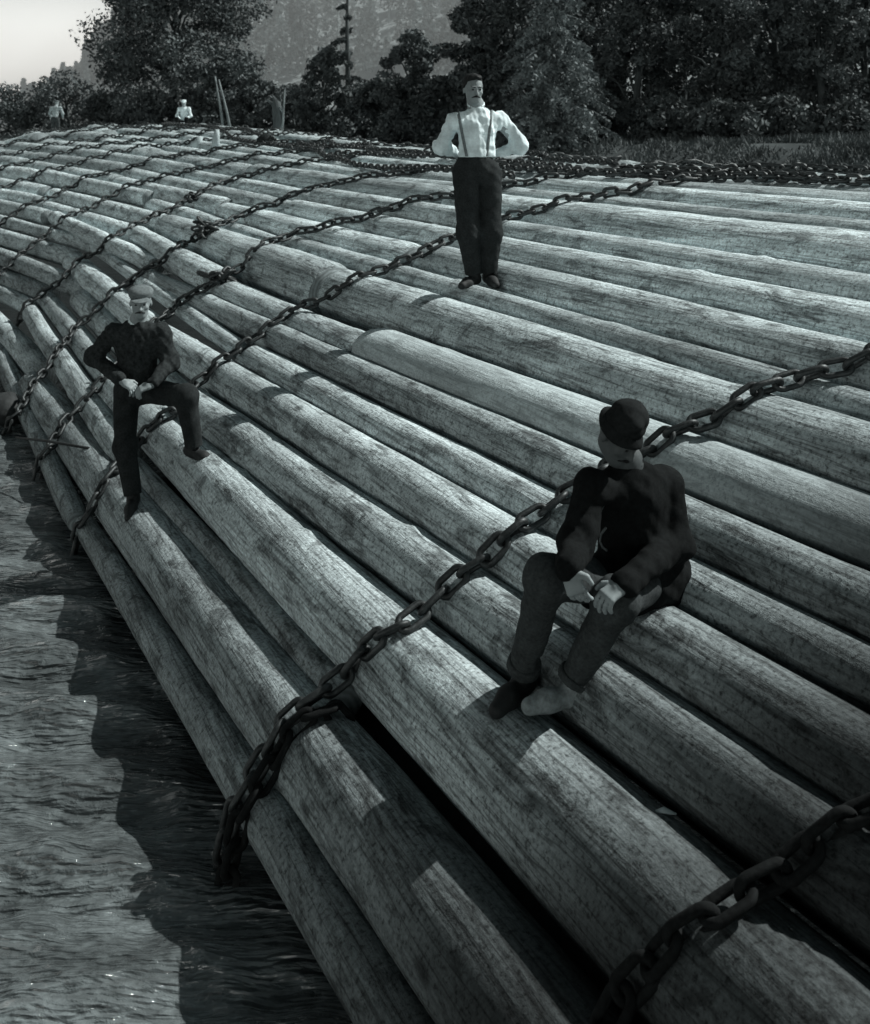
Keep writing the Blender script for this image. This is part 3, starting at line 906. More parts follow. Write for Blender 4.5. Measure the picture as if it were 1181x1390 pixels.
    if sty.get('turnups'):
        for k in 'LR':
            a0 = lerp(kn[k], an[k], 0.87); a1 = lerp(kn[k], an[k], 0.95)
            cc = SDF(0.01); cc.cap(a0, tw[2] + 0.010, a1, tw[2] + 0.014); ax = vv(a1) - vv(a0)
            cc.cut(plane_cut(a1, ax)); cc.cut(plane_cut(a0, -ax))
            sdf_obj('turn_up', cc, 0.006, sty['lower'], tr, org)
    # --- boots
    for k in 'LR':
        bs = SDF(0.02); boot(bs, an[k], J['toe' + k], sc * sty.get('boot_sc', 1.0), kn[k] - an[k])
        sdf_obj('boot', bs, min(hv, 0.008), sty.get('boot', M['boot']) if not isinstance(sty.get('boot'), dict) else sty['boot'][k], root, org)
    # --- head wear and hair
    if sty.get('hair'):
        hs = SDF(0.012); hs.ell(q(0, 0.026, 0.045), np.array((0.080, 0.090, 0.088)) * sc, R)
        hs.ell(q(0, -0.02, 0.098), np.array((0.058, 0.062, 0.030)) * sc, R)
        for sx in (-1, 1): hs.cap(q(sx * 0.072, 0.0, 0.03), 0.013 * sc, q(sx * 0.071, -0.008, -0.012), 0.007 * sc)
        cutp = q(0, -0.066, 0.088); hs.cut(plane_cut(cutp, R @ np.array((0, -0.8, -0.75))))
        hs.cut(folds(0.003, R @ np.array((1, 0.3, 0)), 120, 5))
        sdf_obj('hair', hs, 0.005, M['hair'], root, org)
    if sty.get('hatkind') == 'felt':
        hs = SDF(0.02)
        hs.cap(q(0, 0.010, 0.070), 0.088 * sc, q(0.008, 0.018, 0.094), 0.078 * sc, 0.02)
        hs.ell(q(-0.024, 0.000, 0.122), np.array((0.052, 0.078, 0.034)) * sc, R, 0.02)
        hs.ell(q(0.036, 0.022, 0.116), np.array((0.046, 0.070, 0.034)) * sc, R, 0.02)
        hs.cut(folds(0.008, R @ np.array((1, 0.4, 0.3)), 36, 8)); hs.cut(folds(0.004, R @ np.array((0.3, 0.4, 1)), 80, 9))
        hs.cut(plane_cut(q(0, 0, 0.056), R @ np.array((0, 0, -1))))
        hat = sdf_obj('hat', hs, 0.006, M['hat'], root, org)
        mb = MB(); NS = 40; vs = []; fs = []
        for rr_, dz in ((0.082, 0.0), (0.092, -0.006), (0.100, -0.018), (0.105, -0.028), (0.104, -0.033), (0.092, -0.012), (0.082, -0.008)):
            for i in range(NS):
                a = 2 * math.pi * i / NS
                dr = dz * (1 + 0.5 * math.cos(2 * a)) - 0.034 * (rr_ - 0.08) / 0.05 * (1 if math.sin(a) < 0 else 0.2) * abs(math.sin(a))
                vs.append(q(math.cos(a) * rr_ * 0.92, 0.010 + math.sin(a) * rr_ * 1.08, 0.064 + dr))
        for i in range(6):
            for m_ in range(NS): fs.append((i * NS + m_, i * NS + (m_ + 1) % NS, (i + 1) * NS + (m_ + 1) % NS, (i + 1) * NS + m_))
        mb.add([Vector(tuple(x)) - org for x in vs], fs)
        mb.obj('hat_brim', M['hat'], hat)
    if sty.get('hatkind') == 'cap':
        hs = SDF(0.02)
        hs.ell(q(0, 0.012, 0.085), np.array((0.091, 0.112, 0.042)) * sc, R)
        hs.ell(q(0, 0.015, 0.060), np.array((0.086, 0.104, 0.045)) * sc, R)
        hs.cut(plane_cut(q(0, 0, 0.040), R @ np.array((0, 0.1, -1))))
        cp = sdf_obj('cap', hs, 0.006, sty.get('hatmat', M['cap']), root, org)
        vs = SDF(0.01); vs.ell(q(0, -0.098, 0.048), np.array((0.068, 0.050, 0.008)) * sc, R @ np.array(Matrix.Rotation(0.25, 3, 'X')))
        sdf_obj('cap_peak', vs, 0.004, sty.get('hatmat', M['cap']), cp, org)
    return root, s, (org, rt, fwd, spn, pel, chest)

def ground_at(px, py):
    h = hit(px, py); return h

# --- standing man in the white shirt
f1 = hit(640, 388); f2 = hit(668, 384)
Y0 = (f1.y + f2.y) / 2
def S(px, py, dy=0.0): return P(px, py, Y0 + dy)
fzR = f1.z; fzL = f2.z
J = dict(origin=f1, head=S(642.5, 122.0, -0.06), head_rot=(0.28, 0.10, 0.0), neck=S(646, 142.0, 0.0), front=(0, -1, 0),
         shR=S(616, 162, -0.10), shL=S(679, 160, 0.10), elR=S(600, 199, 0.08), elL=S(706, 197, 0.14),
         wrR=S(620, 211, 0.18), wrL=S(672, 210, 0.18),
         hpR=S(632, 235, -0.02), hpL=S(663, 235, 0.02), knR=S(636, 316, -0.05), knL=S(666, 316, 0.0),
         anR=Vector((S(643, 372).x, Y0 + 0.0, fzR + 0.085)), anL=Vector((S(664, 370).x, Y0 + 0.05, fzL + 0.085)),
         toeR=(-0.55, -0.8, -0.1), toeL=(0.25, -0.9, -0.1), waist=S(645, 213), belt=S(645, 211),
         handR=((0.9, 0.3, -0.2), (0.2, -0.9, 0), 1, 0.4), handL=((-0.9, 0.3, -0.2), (-0.2, -0.9, 0), -1, 0.4))
sty = dict(upper=M['shirt'], upper_name='shirt', lower=M['trouser'], hair=True, neck_back=0.03, neck_r=0.047, waist_w=0.168, face_mat=M['skin_sun'], sleeve=(0.056, 0.060, 0.045), fat=1.0, fold=0.0065, seed=4,
           trouser_r=(0.110, 0.092, 0.070), hem=1.0, cuff=0.85, legk=0.014, sc=1.03, hb=0.007, collar=M['shirt'])
man, ssdf, (morg, rt, fwd, spn, pel, chest) = person(J, 'man standing hands on hips in white shirt, braces and dark trousers', sty)
# braces follow the shirt front
def brace(x0, z0, x1, z1, name='suspender'):
    pts = []
    for i in range(15):
        t = i / 14
        x = x0 + (x1 - x0) * t; z = z0 + (z1 - z0) * t
        ys = np.linspace(Y0 - 0.45, Y0 + 0.2, 260)
        X = np.stack([np.full(260, x), ys, np.full(260, z)], -1)
        d = ssdf.eval(X); h = np.argmax(d < 0.003)
        if d.min() > 0.003: h = np.argmin(d)
        pts.append(Vector((x, ys[h], z)))
    mb = MB(); vs = []; fs = []
    for i, p in enumerate(pts):
        w = 0.012
        for sx, dy in ((-w, 0.006), (-w, -0.005), (w, -0.005), (w, 0.006)): vs.append(p + Vector((sx, dy, 0)) - morg)
    for i in range(len(pts) - 1):
        for m_ in range(4): fs.append((i * 4 + m_, i * 4 + (m_ + 1) % 4, i * 4 + 4 + (m_ + 1) % 4, i * 4 + 4 + m_))
    mb.add(vs, fs); mb.obj(name, M['brace'], man)
a = S(621, 152); b = S(633, 212); brace(a.x, a.z, b.x, b.z)
a = S(667, 149); b = S(660, 212); brace(a.x, a.z, b.x, b.z)
bm_ = SDF(0.01)
# --- near seated man in coat and felt hat
fR = hit(704, 957); fL = hit(757, 972)
def S2(px, py, Y): return P(px, py, Y)
YS = 4.42
J = dict(origin=fR, head=S2(840, 592, YS - 0.22), head_rot=(0.66, 0.62, 0.10), neck=S2(850, 625, YS - 0.10), front=(-0.5, -0.8, 0),
         shR=S2(803, 660, YS - 0.20), shL=S2(904, 655, YS + 0.04), elR=S2(782, 738, YS - 0.30), elL=S2(918, 738, YS - 0.02),
         wrR=S2(771, 772, YS - 0.50), wrL=S2(845, 794, YS - 0.40),
         hpR=S2(838, 790, YS + 0.0), hpL=S2(895, 778, YS + 0.08), knR=S2(742, 785, YS - 0.34), knL=S2(836, 815, YS - 0.30),
         anR=Vector((P(709, 930, fR.y + 0.06).x, fR.y + 0.06, fR.z + 0.10)), anL=Vector((P(776, 935, fL.y - 0.05).x, fL.y - 0.05, fL.z + 0.155)),
         toeR=(-0.6, -0.7, -0.15), toeL=(-0.93, -0.30, -0.02),
         handR=((0.28, -0.35, -0.75), (0.3, 0.55, -0.2), 1, 0.35), handL=((-0.75, -0.45, -0.30), (0.0, 0.35, -0.9), -1, 0.45))
sty = dict(upper=M['coat'], upper_name='coat', lower=M['trouser_grey'], hatkind='felt', skin=M['skin'], face_mat=M['skin_hat_shade'], hand_sc=0.98, sleeve=(0.070, 0.062, 0.052), fat=1.02, fold=0.0045, seed=11, boot_sc=1.09,
           trouser_r=(0.094, 0.076, 0.058), hem=0.90, turnups=True, cuff=0.95, sc=0.94, hb=0.004, skirt=0.30, boot={'L': M['boot_pale'], 'R': M['boot']}, collar=M['coat'])
near, nsdf, _ = person(J, 'man in dark coat and felt hat sitting on the logs with hands between his knees', sty, 0.007)

pts = []
for (px, py) in [(822, 716), (816, 724), (814, 734), (818, 742), (824, 747)]:
    q_ = None
    for Yq in np.arange(3.6, 4.8, 0.004):
        pq = P(px, py, Yq)
        if nsdf.eval(np.array(tuple(pq))) < 0.002: q_ = pq; break
    if q_ is not None: pts.append(q_ - near.location + Vector((0, -0.006, 0)))
if len(pts) > 2:
    mb = MB(); mb.tube(pts, 0.005, 6); mb.obj('watch_chain', M['cap'], near)

# --- left man with the flat cap, one foot raised on a higher log
gR = hit(180, 690); gL = hit(268, 622)
YL = gR.y + 0.32
J = dict(origin=gR, head=S2(191, 411, YL - 0.05), head_rot=(0.22, 0.12, 0.0), neck=S2(187, 438, YL), front=(0.1, -1, 0),
         shR=S2(155, 450, YL), shL=S2(219, 449, YL), elR=S2(127, 484, YL + 0.06), elL=S2(231, 492, YL - 0.02),
         wrR=S2(166, 518, YL - 0.20), wrL=S2(207, 522, YL - 0.26),
         hpR=S2(172, 530, YL), hpL=S2(200, 530, YL), knR=S2(170, 606, YL - 0.20), knL=S2(252, 538, YL - 0.32),
         anR=Vector((gR.x - 0.01, gR.y + 0.04, gR.z + 0.085)), anL=Vector((gL.x - 0.03, gL.y + 0.02, gL.z + 0.085)),
         toeR=(0.1, -0.9, -0.3), toeL=(0.85, -0.45, -0.25), 
         handR=((0.85, -0.25, -0.35), (0.0, 0.3, -0.9), 1, 0.4), handL=((-0.75, -0.25, -0.25), (0, 0.3, -0.9), -1, 0.4))
sty = dict(upper=M['coat_worn'], upper_name='jacket', lower=M['trouser'], hatkind='cap', sleeve=(0.068, 0.060, 0.048), fat=1.02, fold=0.005, seed=21, face_mat=M['skin_face'], 
           trouser_r=(0.100, 0.080, 0.066), hem=1.0, cuff=0.92, sc=1.04, hb=0.007, collar=M['shirt'])
leftm, _, _ = person(J, 'man in flat cap and dark jacket with one foot raised on a higher log', sty)

# --- far men
def small_person(px, py, ppm, label, upper, lower, seated=False, face_away=True, hat=None, stoop=0.0):
    Y = F / ppm
    base = P(px, py, Y)
    u, v = UVof(base.x, base.y); base.z = topz(u, v)
    if base.z < -5: base.z = zs(u, v)
    s = 1.0
    def L(x, y, z): return base + Vector((x, y, z))
    fr = -1 if not face_away else 1
    if not seated:
        J = dict(origin=base, head=L(0.0, fr * (0.06 + stoop), 1.58 - stoop * 0.5), head_rot=(math.pi if face_away else 0, 0.1 + stoop, 0), neck=L(0, fr * (0.02 + stoop * 0.7), 1.44 - stoop * 0.4), front=(0, fr, 0),
             shR=L(0.19 * fr, fr * stoop * 0.6, 1.38 - stoop * 0.35), shL=L(-0.19 * fr, fr * stoop * 0.6, 1.38 - stoop * 0.35), elR=L(0.26 * fr, fr * stoop, 1.12), elL=L(-0.27 * fr, fr * stoop, 1.12),
             wrR=L(0.20 * fr, fr * (0.15 + stoop), 0.95), wrL=L(-0.22 * fr, fr * (0.12 + stoop), 0.92), hpR=L(0.09 * fr, 0, 0.88), hpL=L(-0.09 * fr, 0, 0.88),
             knR=L(0.12 * fr, 0.02, 0.47), knL=L(-0.10 * fr, 0.1, 0.48), anR=L(0.13 * fr, 0, 0.085), anL=L(-0.11 * fr, 0.12, 0.085), toeR=(0.1, fr, -0.1), toeL=(-0.1, fr, -0.1), waist=L(0, 0, 0.84))
    else:
        J = dict(origin=base, head=L(0.0, -0.04, 0.92), head_rot=(0.2, 0.1, 0), neck=L(0, 0, 0.78), front=(0, -1, 0),
             shR=L(-0.18, 0, 0.72), shL=L(0.18, 0, 0.72), elR=L(-0.24, -0.06, 0.46), elL=L(0.24, -0.06, 0.46), wrR=L(-0.10, -0.26, 0.36), wrL=L(0.10, -0.26, 0.36),
             hpR=L(-0.09, 0, 0.20), hpL=L(0.09, 0, 0.20), knR=L(-0.17, -0.36, 0.34), knL=L(0.17, -0.36, 0.34), anR=L(-0.15, -0.45, 0.02), anL=L(0.15, -0.45, 0.02), toeR=(-0.2, -1, -0.1), toeL=(0.2, -1, -0.1))
    sty = dict(upper=upper, upper_name='jacket', lower=lower, hatkind=hat, face=False, moustache=False, hair=hat is None, hatmat=M['shirt'] if seated else M['cap'], sleeve=(0.056, 0.05, 0.04), fat=0.85, trouser_r=(0.09, 0.07, 0.055), fold=0.008, seed=int(px))
    return person(J, label, sty, 0.014)
small_person(75, 222, 33.5, 'distant man in a pale jacket walking away at the far left of the raft', M['far_jacket'], M['trouser_grey'], stoop=0.12, hat='cap')
small_person(250, 172, 38.0, 'tiny seated figure in a white shirt and white hat at the raft crest', M['shirt'], M['coat'], seated=True, face_away=False, hat='cap')

# ------------------------------------------------------------------ small things on the raft and in the water
def on_raft(px, py):
    h = hit(px, py)
    return h
for (px, py, w, hh, lab) in [(265, 199, 0.20, 0.28, 'shorter of two white upright blocks on the far raft'), (293, 199, 0.17, 0.44, 'taller white upright block on the far raft'), (344, 194, 0.34, 0.20, 'tilted white block near the dead tree trunk')]:
    c = on_raft(px, py)
    if c is None: c = P(px, py, 28)
    mb = MB(); tl = 0.5 if hh < 0.3 else 0.06
    rr = random.Random(px)
    mb.tube([c + Vector((tl * i * hh * 0.3, 0, -0.05 + i * hh / 3)) for i in range(4)], [w / 2, w / 2 * 1.12, w / 2 * 0.85, w / 2 * 0.55], 9, 0, True, None, 0.22)
    o = mb.obj('wood_block', M['pale_wood'], origin=c); tag(o, lab, 'wood block')
c = hit(362, 197) or P(362, 197, 27)
mb = MB(); mb.tube([c + Vector((0, 0, -0.1)), c + Vector((0.0, 0, 0.12)), c + Vector((0.03, 0, 0.25))], [0.24, 0.2, 0.1], 10, 0, True, None, 0.15)
tag(mb.obj('sack', M['coat_worn'], origin=c), 'dark lumpy sack left of the dead tree trunk', 'sack')

c = hit(905, 1107)
mb = MB(); mb.tube([c + Vector((-0.045, 0.01, 0.004)), c + Vector((-0.01, 0.0, 0.018)), c + Vector((0.03, -0.012, 0.012))], [0.006, 0.016, 0.005], 7, 0, True, 0.5, 0.2)
tag(mb.obj('wood_chip', M['pale_wood'], origin=c), 'small pale wood chip on a log below the near seated man', 'wood chip')

def ground_z(x, y):
    u, v = UVof(x, y)
    d = max(u - 19.0, (v - 60.0) * 0.8 + max(0, (10 - abs(u))) * 0.0)
    if u > -2 and v > 55: d = max(d, (v - 60) * 0.8)
    z = -4.2 + 3.85 * sm(-3, 9, d) + max(0, d - 9) * 0.012
    if d > 0: z += 0.10 * mnoise.noise((x * 0.25, y * 0.25, 0)) + 0.25 * mnoise.noise((x * 0.06, y * 0.06, 4)) * sm(0, 9, d)
    return z

# dead forked trunk and leaning poles
bp = P(379, 196, 34); bp.z = min(bp.z, topz(*UVof(bp.x, bp.y))) if topz(*UVof(bp.x, bp.y)) > -5 else ground_z(bp.x, bp.y)
def SP(px, py, Y): return P(px, py, Y)
root = empty('dead_tree', bp); tag(root, 'dead broken tree trunk with a pale forked limb behind the raft', 'tree')
mb = MB(); mb.tube([bp - Vector((0, 0, 0.4)), SP(379, 182, 34), SP(378, 164, 34), SP(376, 150, 34), SP(375, 140, 34), SP(371, 131, 34)], [0.21, 0.18, 0.17, 0.17, 0.12, 0.03], 10, 0, True, None, 0.12)
mb.tube([SP(376, 152, 34), SP(369, 140, 34.1), SP(362, 135, 34)], [0.08, 0.05, 0.02], 7)
mb.tube([SP(376, 146, 34), SP(381, 136, 34.1), SP(380, 130, 34)], [0.07, 0.045, 0.015], 7)
o = mb.obj('trunk', M['bark'], root); o.location = -bp
mb = MB(); mb.tube([SP(379, 188, 33.8), SP(384, 166, 33.9), SP(385, 142, 33.9), SP(387, 119, 33.9)], [0.03, 0.04, 0.035, 0.015], 8)
mb.tube([SP(384, 152, 33.9), SP(379, 145, 33.9)], [0.05, 0.02], 6)
o = mb.obj('limb', M['bark_pale'], root); o.location = -bp
for (a, b_, lab) in [((306, 186), (292, 104), 'left of two leaning pale poles at the far side of the raft'), ((317, 186), (297, 108), 'right of two leaning pale poles at the far side of the raft')]:
    p0 = P(a[0], a[1], 41); p1 = P(b_[0], b_[1], 41.6)
    p0.z -= 0.3
    mb = MB(); mb.tube([p0, p0.lerp(p1, 0.5) + Vector((0.03, 0, 0)), p1], [0.055, 0.048, 0.03], 8)
    tag(mb.obj('pole', M['bark_pale'], origin=p0), lab, 'pole')
# thin pole lying from the water over the outer logs
p0 = hit(112, 613); p1 = P(22, 594, p0.y + 1.0)
if p0:
    mb = MB(); mb.tube([p0 + Vector((0.06, 0, 0.03)), p0.lerp(p1, 0.5) + Vector((0, 0, 0.03)), p1], [0.013, 0.013, 0.011], 7)
    tag(mb.obj('pike_pole', M['dark_wood'], origin=p0), 'thin pole lying from the water over the outermost log', 'pole')
# sunken dark snag at the left edge of the water
c = Vector(((5 - CX) / F * 12.2, 12.2, WZ))
mb = MB(); mb.tube([c + Vector((-0.8, 0.3, -0.25)), c + Vector((-0.25, 0.05, 0.1)), c + Vector((0.05, 0, 0.16)), c + Vector((0.2, -0.03, 0.05))], [0.22, 0.24, 0.2, 0.1], 12, 0, True, None, 0.12)
tag(mb.obj('sunken_snag', M['dark_wood'], origin=c), 'dark soaked snag breaking the water at the left edge', 'snag')

# ------------------------------------------------------------------ water, bank, hill
def axis(segs):
    out = [segs[0][0]]
    for a, b, st in segs:
        n = max(1, int(round((b - a) / st))); out += [a + (b - a) * (i + 1) / n for i in range(n)]
    return np.array(out)
xs = axis([(-400, -40, 30), (-40, -9, 1.5), (-9, -0.2, 0.045), (-0.2, 12, 1.0), (12, 400, 30)])
ys = axis([(-60, 2.5, 6), (2.5, 13.5, 0.04), (13.5, 30, 0.5), (30, 90, 3), (90, 500, 40)])
XX, YY = np.meshgrid(xs, ys, indexing='ij')
Zw = np.zeros_like(XX)
r = np.random.default_rng(3)
for _ in range(46):
    lam = r.uniform(0.13, 0.75) ** 1.15; th = r.normal(1.40, 0.42); ph = r.uniform(0, 6.28)
    warp = 0.8 * np.sin(XX * 0.9 + ph) + 0.6 * np.sin(YY * 1.3 + ph * 2 + XX * 0.4)
    Zw += 0.0085 * lam ** 0.95 * np.sin((XX * math.cos(th) + YY * math.sin(th)) * 2 * math.pi / lam + ph + warp)
fade = np.clip((XX + 12) / 3, 0, 1) * np.clip((16 - YY) / 3, 0, 1) * np.clip((2 - XX) / 2, 0, 1)
Zw = WZ + Zw * fade
def grid_faces(nx, ny):
    i = np.arange(nx - 1)[:, None] * ny + np.arange(ny - 1)[None]
    i = i.ravel(); return np.stack([i, i + ny, i + ny + 1, i + 1], 1)
me = mesh_np('water', np.stack([XX, YY, Zw], -1).reshape(-1, 3), grid_faces(len(xs), len(ys))); me.materials.append(M['water'])
tag(link('water', me), None, None, None, 'structure')

xs = axis([(-300, -60, 12), (-60, 90, 1.5), (90, 400, 15)]); ys = axis([(5, 20, 3), (20, 100, 1.5), (100, 500, 15)])
V = [(x, y, ground_z(x, y)) for x in xs for y in ys]
me = mesh_np('ground', V, grid_faces(len(xs), len(ys))); me.materials.append(M['earth'])
tag(link('ground', me), None, None, None, 'structure')

RIDGE = [(-400, 6), (0, 6), (60, 8), (100, 13), (140, 20), (170, 30), (230, 40), (330, 46), (600, 52), (900, 50), (1500, 45)]   # by bearing
def hill_z(x, y):
    px = CX + x / max(y, 1) * F
    t = sm(140, 265, y)
    return -1.0 + t * (lerp_tab(RIDGE, px) + 5 * mnoise.noise((x * 0.03, y * 0.03, 0)))
xs = axis([(-420, 420, 7)]); ys = axis([(130, 420, 7)])
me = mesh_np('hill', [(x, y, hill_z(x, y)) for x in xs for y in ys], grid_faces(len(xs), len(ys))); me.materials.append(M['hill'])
tag(link('hill', me), None, None, None, 'structure')

hz = bpy.data.materials.new('valley_haze'); hz.use_nodes = True
hn = hz.node_tree; hn.nodes.remove(hn.nodes['Principled BSDF'])
vs_ = hn.nodes.new('ShaderNodeVolumeScatter'); vs_.inputs['Density'].default_value = 0.0042; vs_.inputs['Color'].default_value = (0.93, 0.97, 0.98, 1)
vs_.inputs['Anisotropy'].default_value = 0.0
hn.links.new(vs_.outputs[0], hn.nodes['Material Output'].inputs['Volume'])
mb = MB(); x0, x1, y0, y1, z0, z1 = -420, 420, 100, 430, -6, 60
mb.add([(x, y, z) for x in (x0, x1) for y in (y0, y1) for z in (z0, z1)], [(0, 1, 3, 2), (4, 6, 7, 5), (0, 4, 5, 1), (2, 3, 7, 6), (0, 2, 6, 4), (1, 5, 7, 3)])
o = mb.obj('haze', hz, None, False); o['kind'] = 'structure'

# ------------------------------------------------------------------ vegetation
def leaf_quads(C, size, up=0.35, rg=rng):
    """small diamond leaves at the points C"""
    n = len(C)
    a = rg.normal(size=(n, 3)); a /= np.linalg.norm(a, axis=1)[:, None]
    nr = rg.normal(size=(n, 3)); nr[:, 2] += up * 2; nr /= np.linalg.norm(nr, axis=1)[:, None]
    a -= nr * (a * nr).sum(1)[:, None]; a /= np.linalg.norm(a, axis=1)[:, None] + 1e-9
    b = np.cross(nr, a)
    s = (size * rg.uniform(0.6, 1.35, n))[:, None]
    V = np.stack([C - a * s, C + b * s * 0.55, C + a * s, C - b * s * 0.55], 1).reshape(-1, 3)
    return V
def quads(n): return np.arange(n * 4).reshape(-1, 4)

def broad_tree(px, Y, ytop, hw, label, mat, cat='tree', n=6500, leaf=0.17, bare=0.12, seed=0, name='tree', dens=1.0, base=None):
    rg = np.random.default_rng(seed + 500)
    x = (px - CX) / F * Y
    z0 = ground_z(x, Y) if base is None else base
    H = (HY - ytop) / F * Y - z0; Rw = hw / F * Y
    org = Vector((x, Y, z0))
    root = empty(name, org); tag(root, label, cat, 'trees and bushes behind the raft')
    mb = MB()
    lean = rg.normal(0, 0.03, 2)
    def ax(t): return Vector((lean[0] * H * t + 0.12 * math.sin(t * 5 + seed), lean[1] * H * t, H * t * 0.93))
    r0 = 0.022 * H + 0.05
    mb.tube([ax(i / 8) for i in range(9)], [r0 * (1 - 0.9 * i / 8) * (1.35 if i == 0 else 1) for i in range(9)], 8, 0, True, None, 0.05)
    # clumps
    nc = int(46 * dens) if cat == 'tree' else 26
    cs = []
    for i in range(nc):
        t = bare + (1 - bare) * rg.uniform(0, 1) ** 0.9
        prof = (math.sin(min(1, (t - bare) / (1 - bare) * 0.92 + 0.10) * math.pi) ** 0.6)
        an = rg.uniform(0, 6.28); rr = Rw * prof * math.sqrt(rg.uniform(0.12, 1)) * rg.uniform(0.8, 1.1)
        c = ax(t) + Vector((math.cos(an) * rr, math.sin(an) * rr, rg.uniform(-0.05, 0.05) * H))
        cs.append((c, Rw * rg.uniform(0.20, 0.42)))
        if i < 16:
            t0 = max(0.08, t - 0.25)
            mb.tube([ax(t0), ax(t0).lerp(c, 0.5) + Vector((0, 0, 0.05 * H)), c], [r0 * 0.35, r0 * 0.22, r0 * 0.06], 5)
    mb.obj('trunk', M['bark'], root)
    C = []
    per = n // nc
    for c, cr in cs:
        d = rg.normal(size=(per, 3)); d /= np.linalg.norm(d, axis=1)[:, None]
        rad = cr * rg.uniform(0.25, 1.0, per) ** 0.55 * (1 + 0.25 * np.sin(d[:, 0] * 5 + cr * 9) * np.cos(d[:, 1] * 4))
        q = np.array(c)[None] + d * rad[:, None] * np.array((1, 1, 0.72))[None]
        C.append(q)
    C = np.concatenate(C); C = C[C[:, 2] > 0.05 * H * bare]
    V = leaf_quads(C, leaf, 0.3, rg)
    me = mesh_np('crown', V, quads(len(C)), False); me.materials.append(mat)
    link('crown', me, root)
    return root

def fir_tree(px, Y, ytop, hw, label, mat, n_whorl=26, seed=0, name='fir_tree', leaf=0.13, sparse=1.0, start=0.05, bark='bark_pale'):
    rg = np.random.default_rng(seed + 900)
    x = (px - CX) / F * Y; z0 = ground_z(x, Y)
    H = (HY - ytop) / F * Y - z0; Rw = hw / F * Y
    root = empty(name, (x, Y, z0)); tag(root, label, 'tree', 'trees and bushes behind the raft')
    mb = MB(); r0 = 0.016 * H + 0.05
    mb.tube([(0.05 * math.sin(i), 0, H * i / 8) for i in range(9)], [r0 * (1 - 0.93 * i / 8) for i in range(9)], 9, 0, True, None, 0.06)
    C = []
    for w in range(n_whorl):
        t = start + (1 - start) * (w + rg.uniform(0, 0.6)) / n_whorl
        Lb = Rw * (1 - t) ** 0.8 * 1.05 + 0.15
        for b in range(int(rg.integers(4, 7) * sparse) or 1):
            an = rg.uniform(0, 6.28); L = Lb * rg.uniform(0.65, 1.1)
            dirv = np.array((math.cos(an), math.sin(an), 0))
            s = np.linspace(0, 1, 7)
            sp = np.array((0, 0, H * t))[None] + dirv[None] * (s * L)[:, None] + np.array((0, 0, 1))[None] * ((0.12 * s - 0.42 * s ** 2) * L)[:, None]
            if w % 2 == 0: mb.tube([Vector(tuple(p)) for p in sp[::2]], [r0 * 0.18, r0 * 0.12, r0 * 0.08, 0.01], 4)
            m = int(70 * max(0.5, L))
            tt = rg.uniform(0.12, 1, m)
            base = np.stack([np.interp(tt, s, sp[:, i]) for i in range(3)], 1)
            side = np.cross(dirv, (0, 0, 1))
            sw = (rg.uniform(-1, 1, m) * (0.30 * L * (1.05 - tt)) + 0)[:, None]
            hang = -np.abs(rg.normal(0, 0.11, m)) * L ** 0.5 - np.abs(sw[:, 0]) * 0.45
            q = base + side[None] * sw; q[:, 2] += hang
            C.append(q)
    mb.obj('trunk', M[bark], root)
    C = np.concatenate(C)
    me = mesh_np('crown', leaf_quads(C, leaf, 0.15, rg), quads(len(C)), False); me.materials.append(mat)
    link('crown', me, root)
    return root

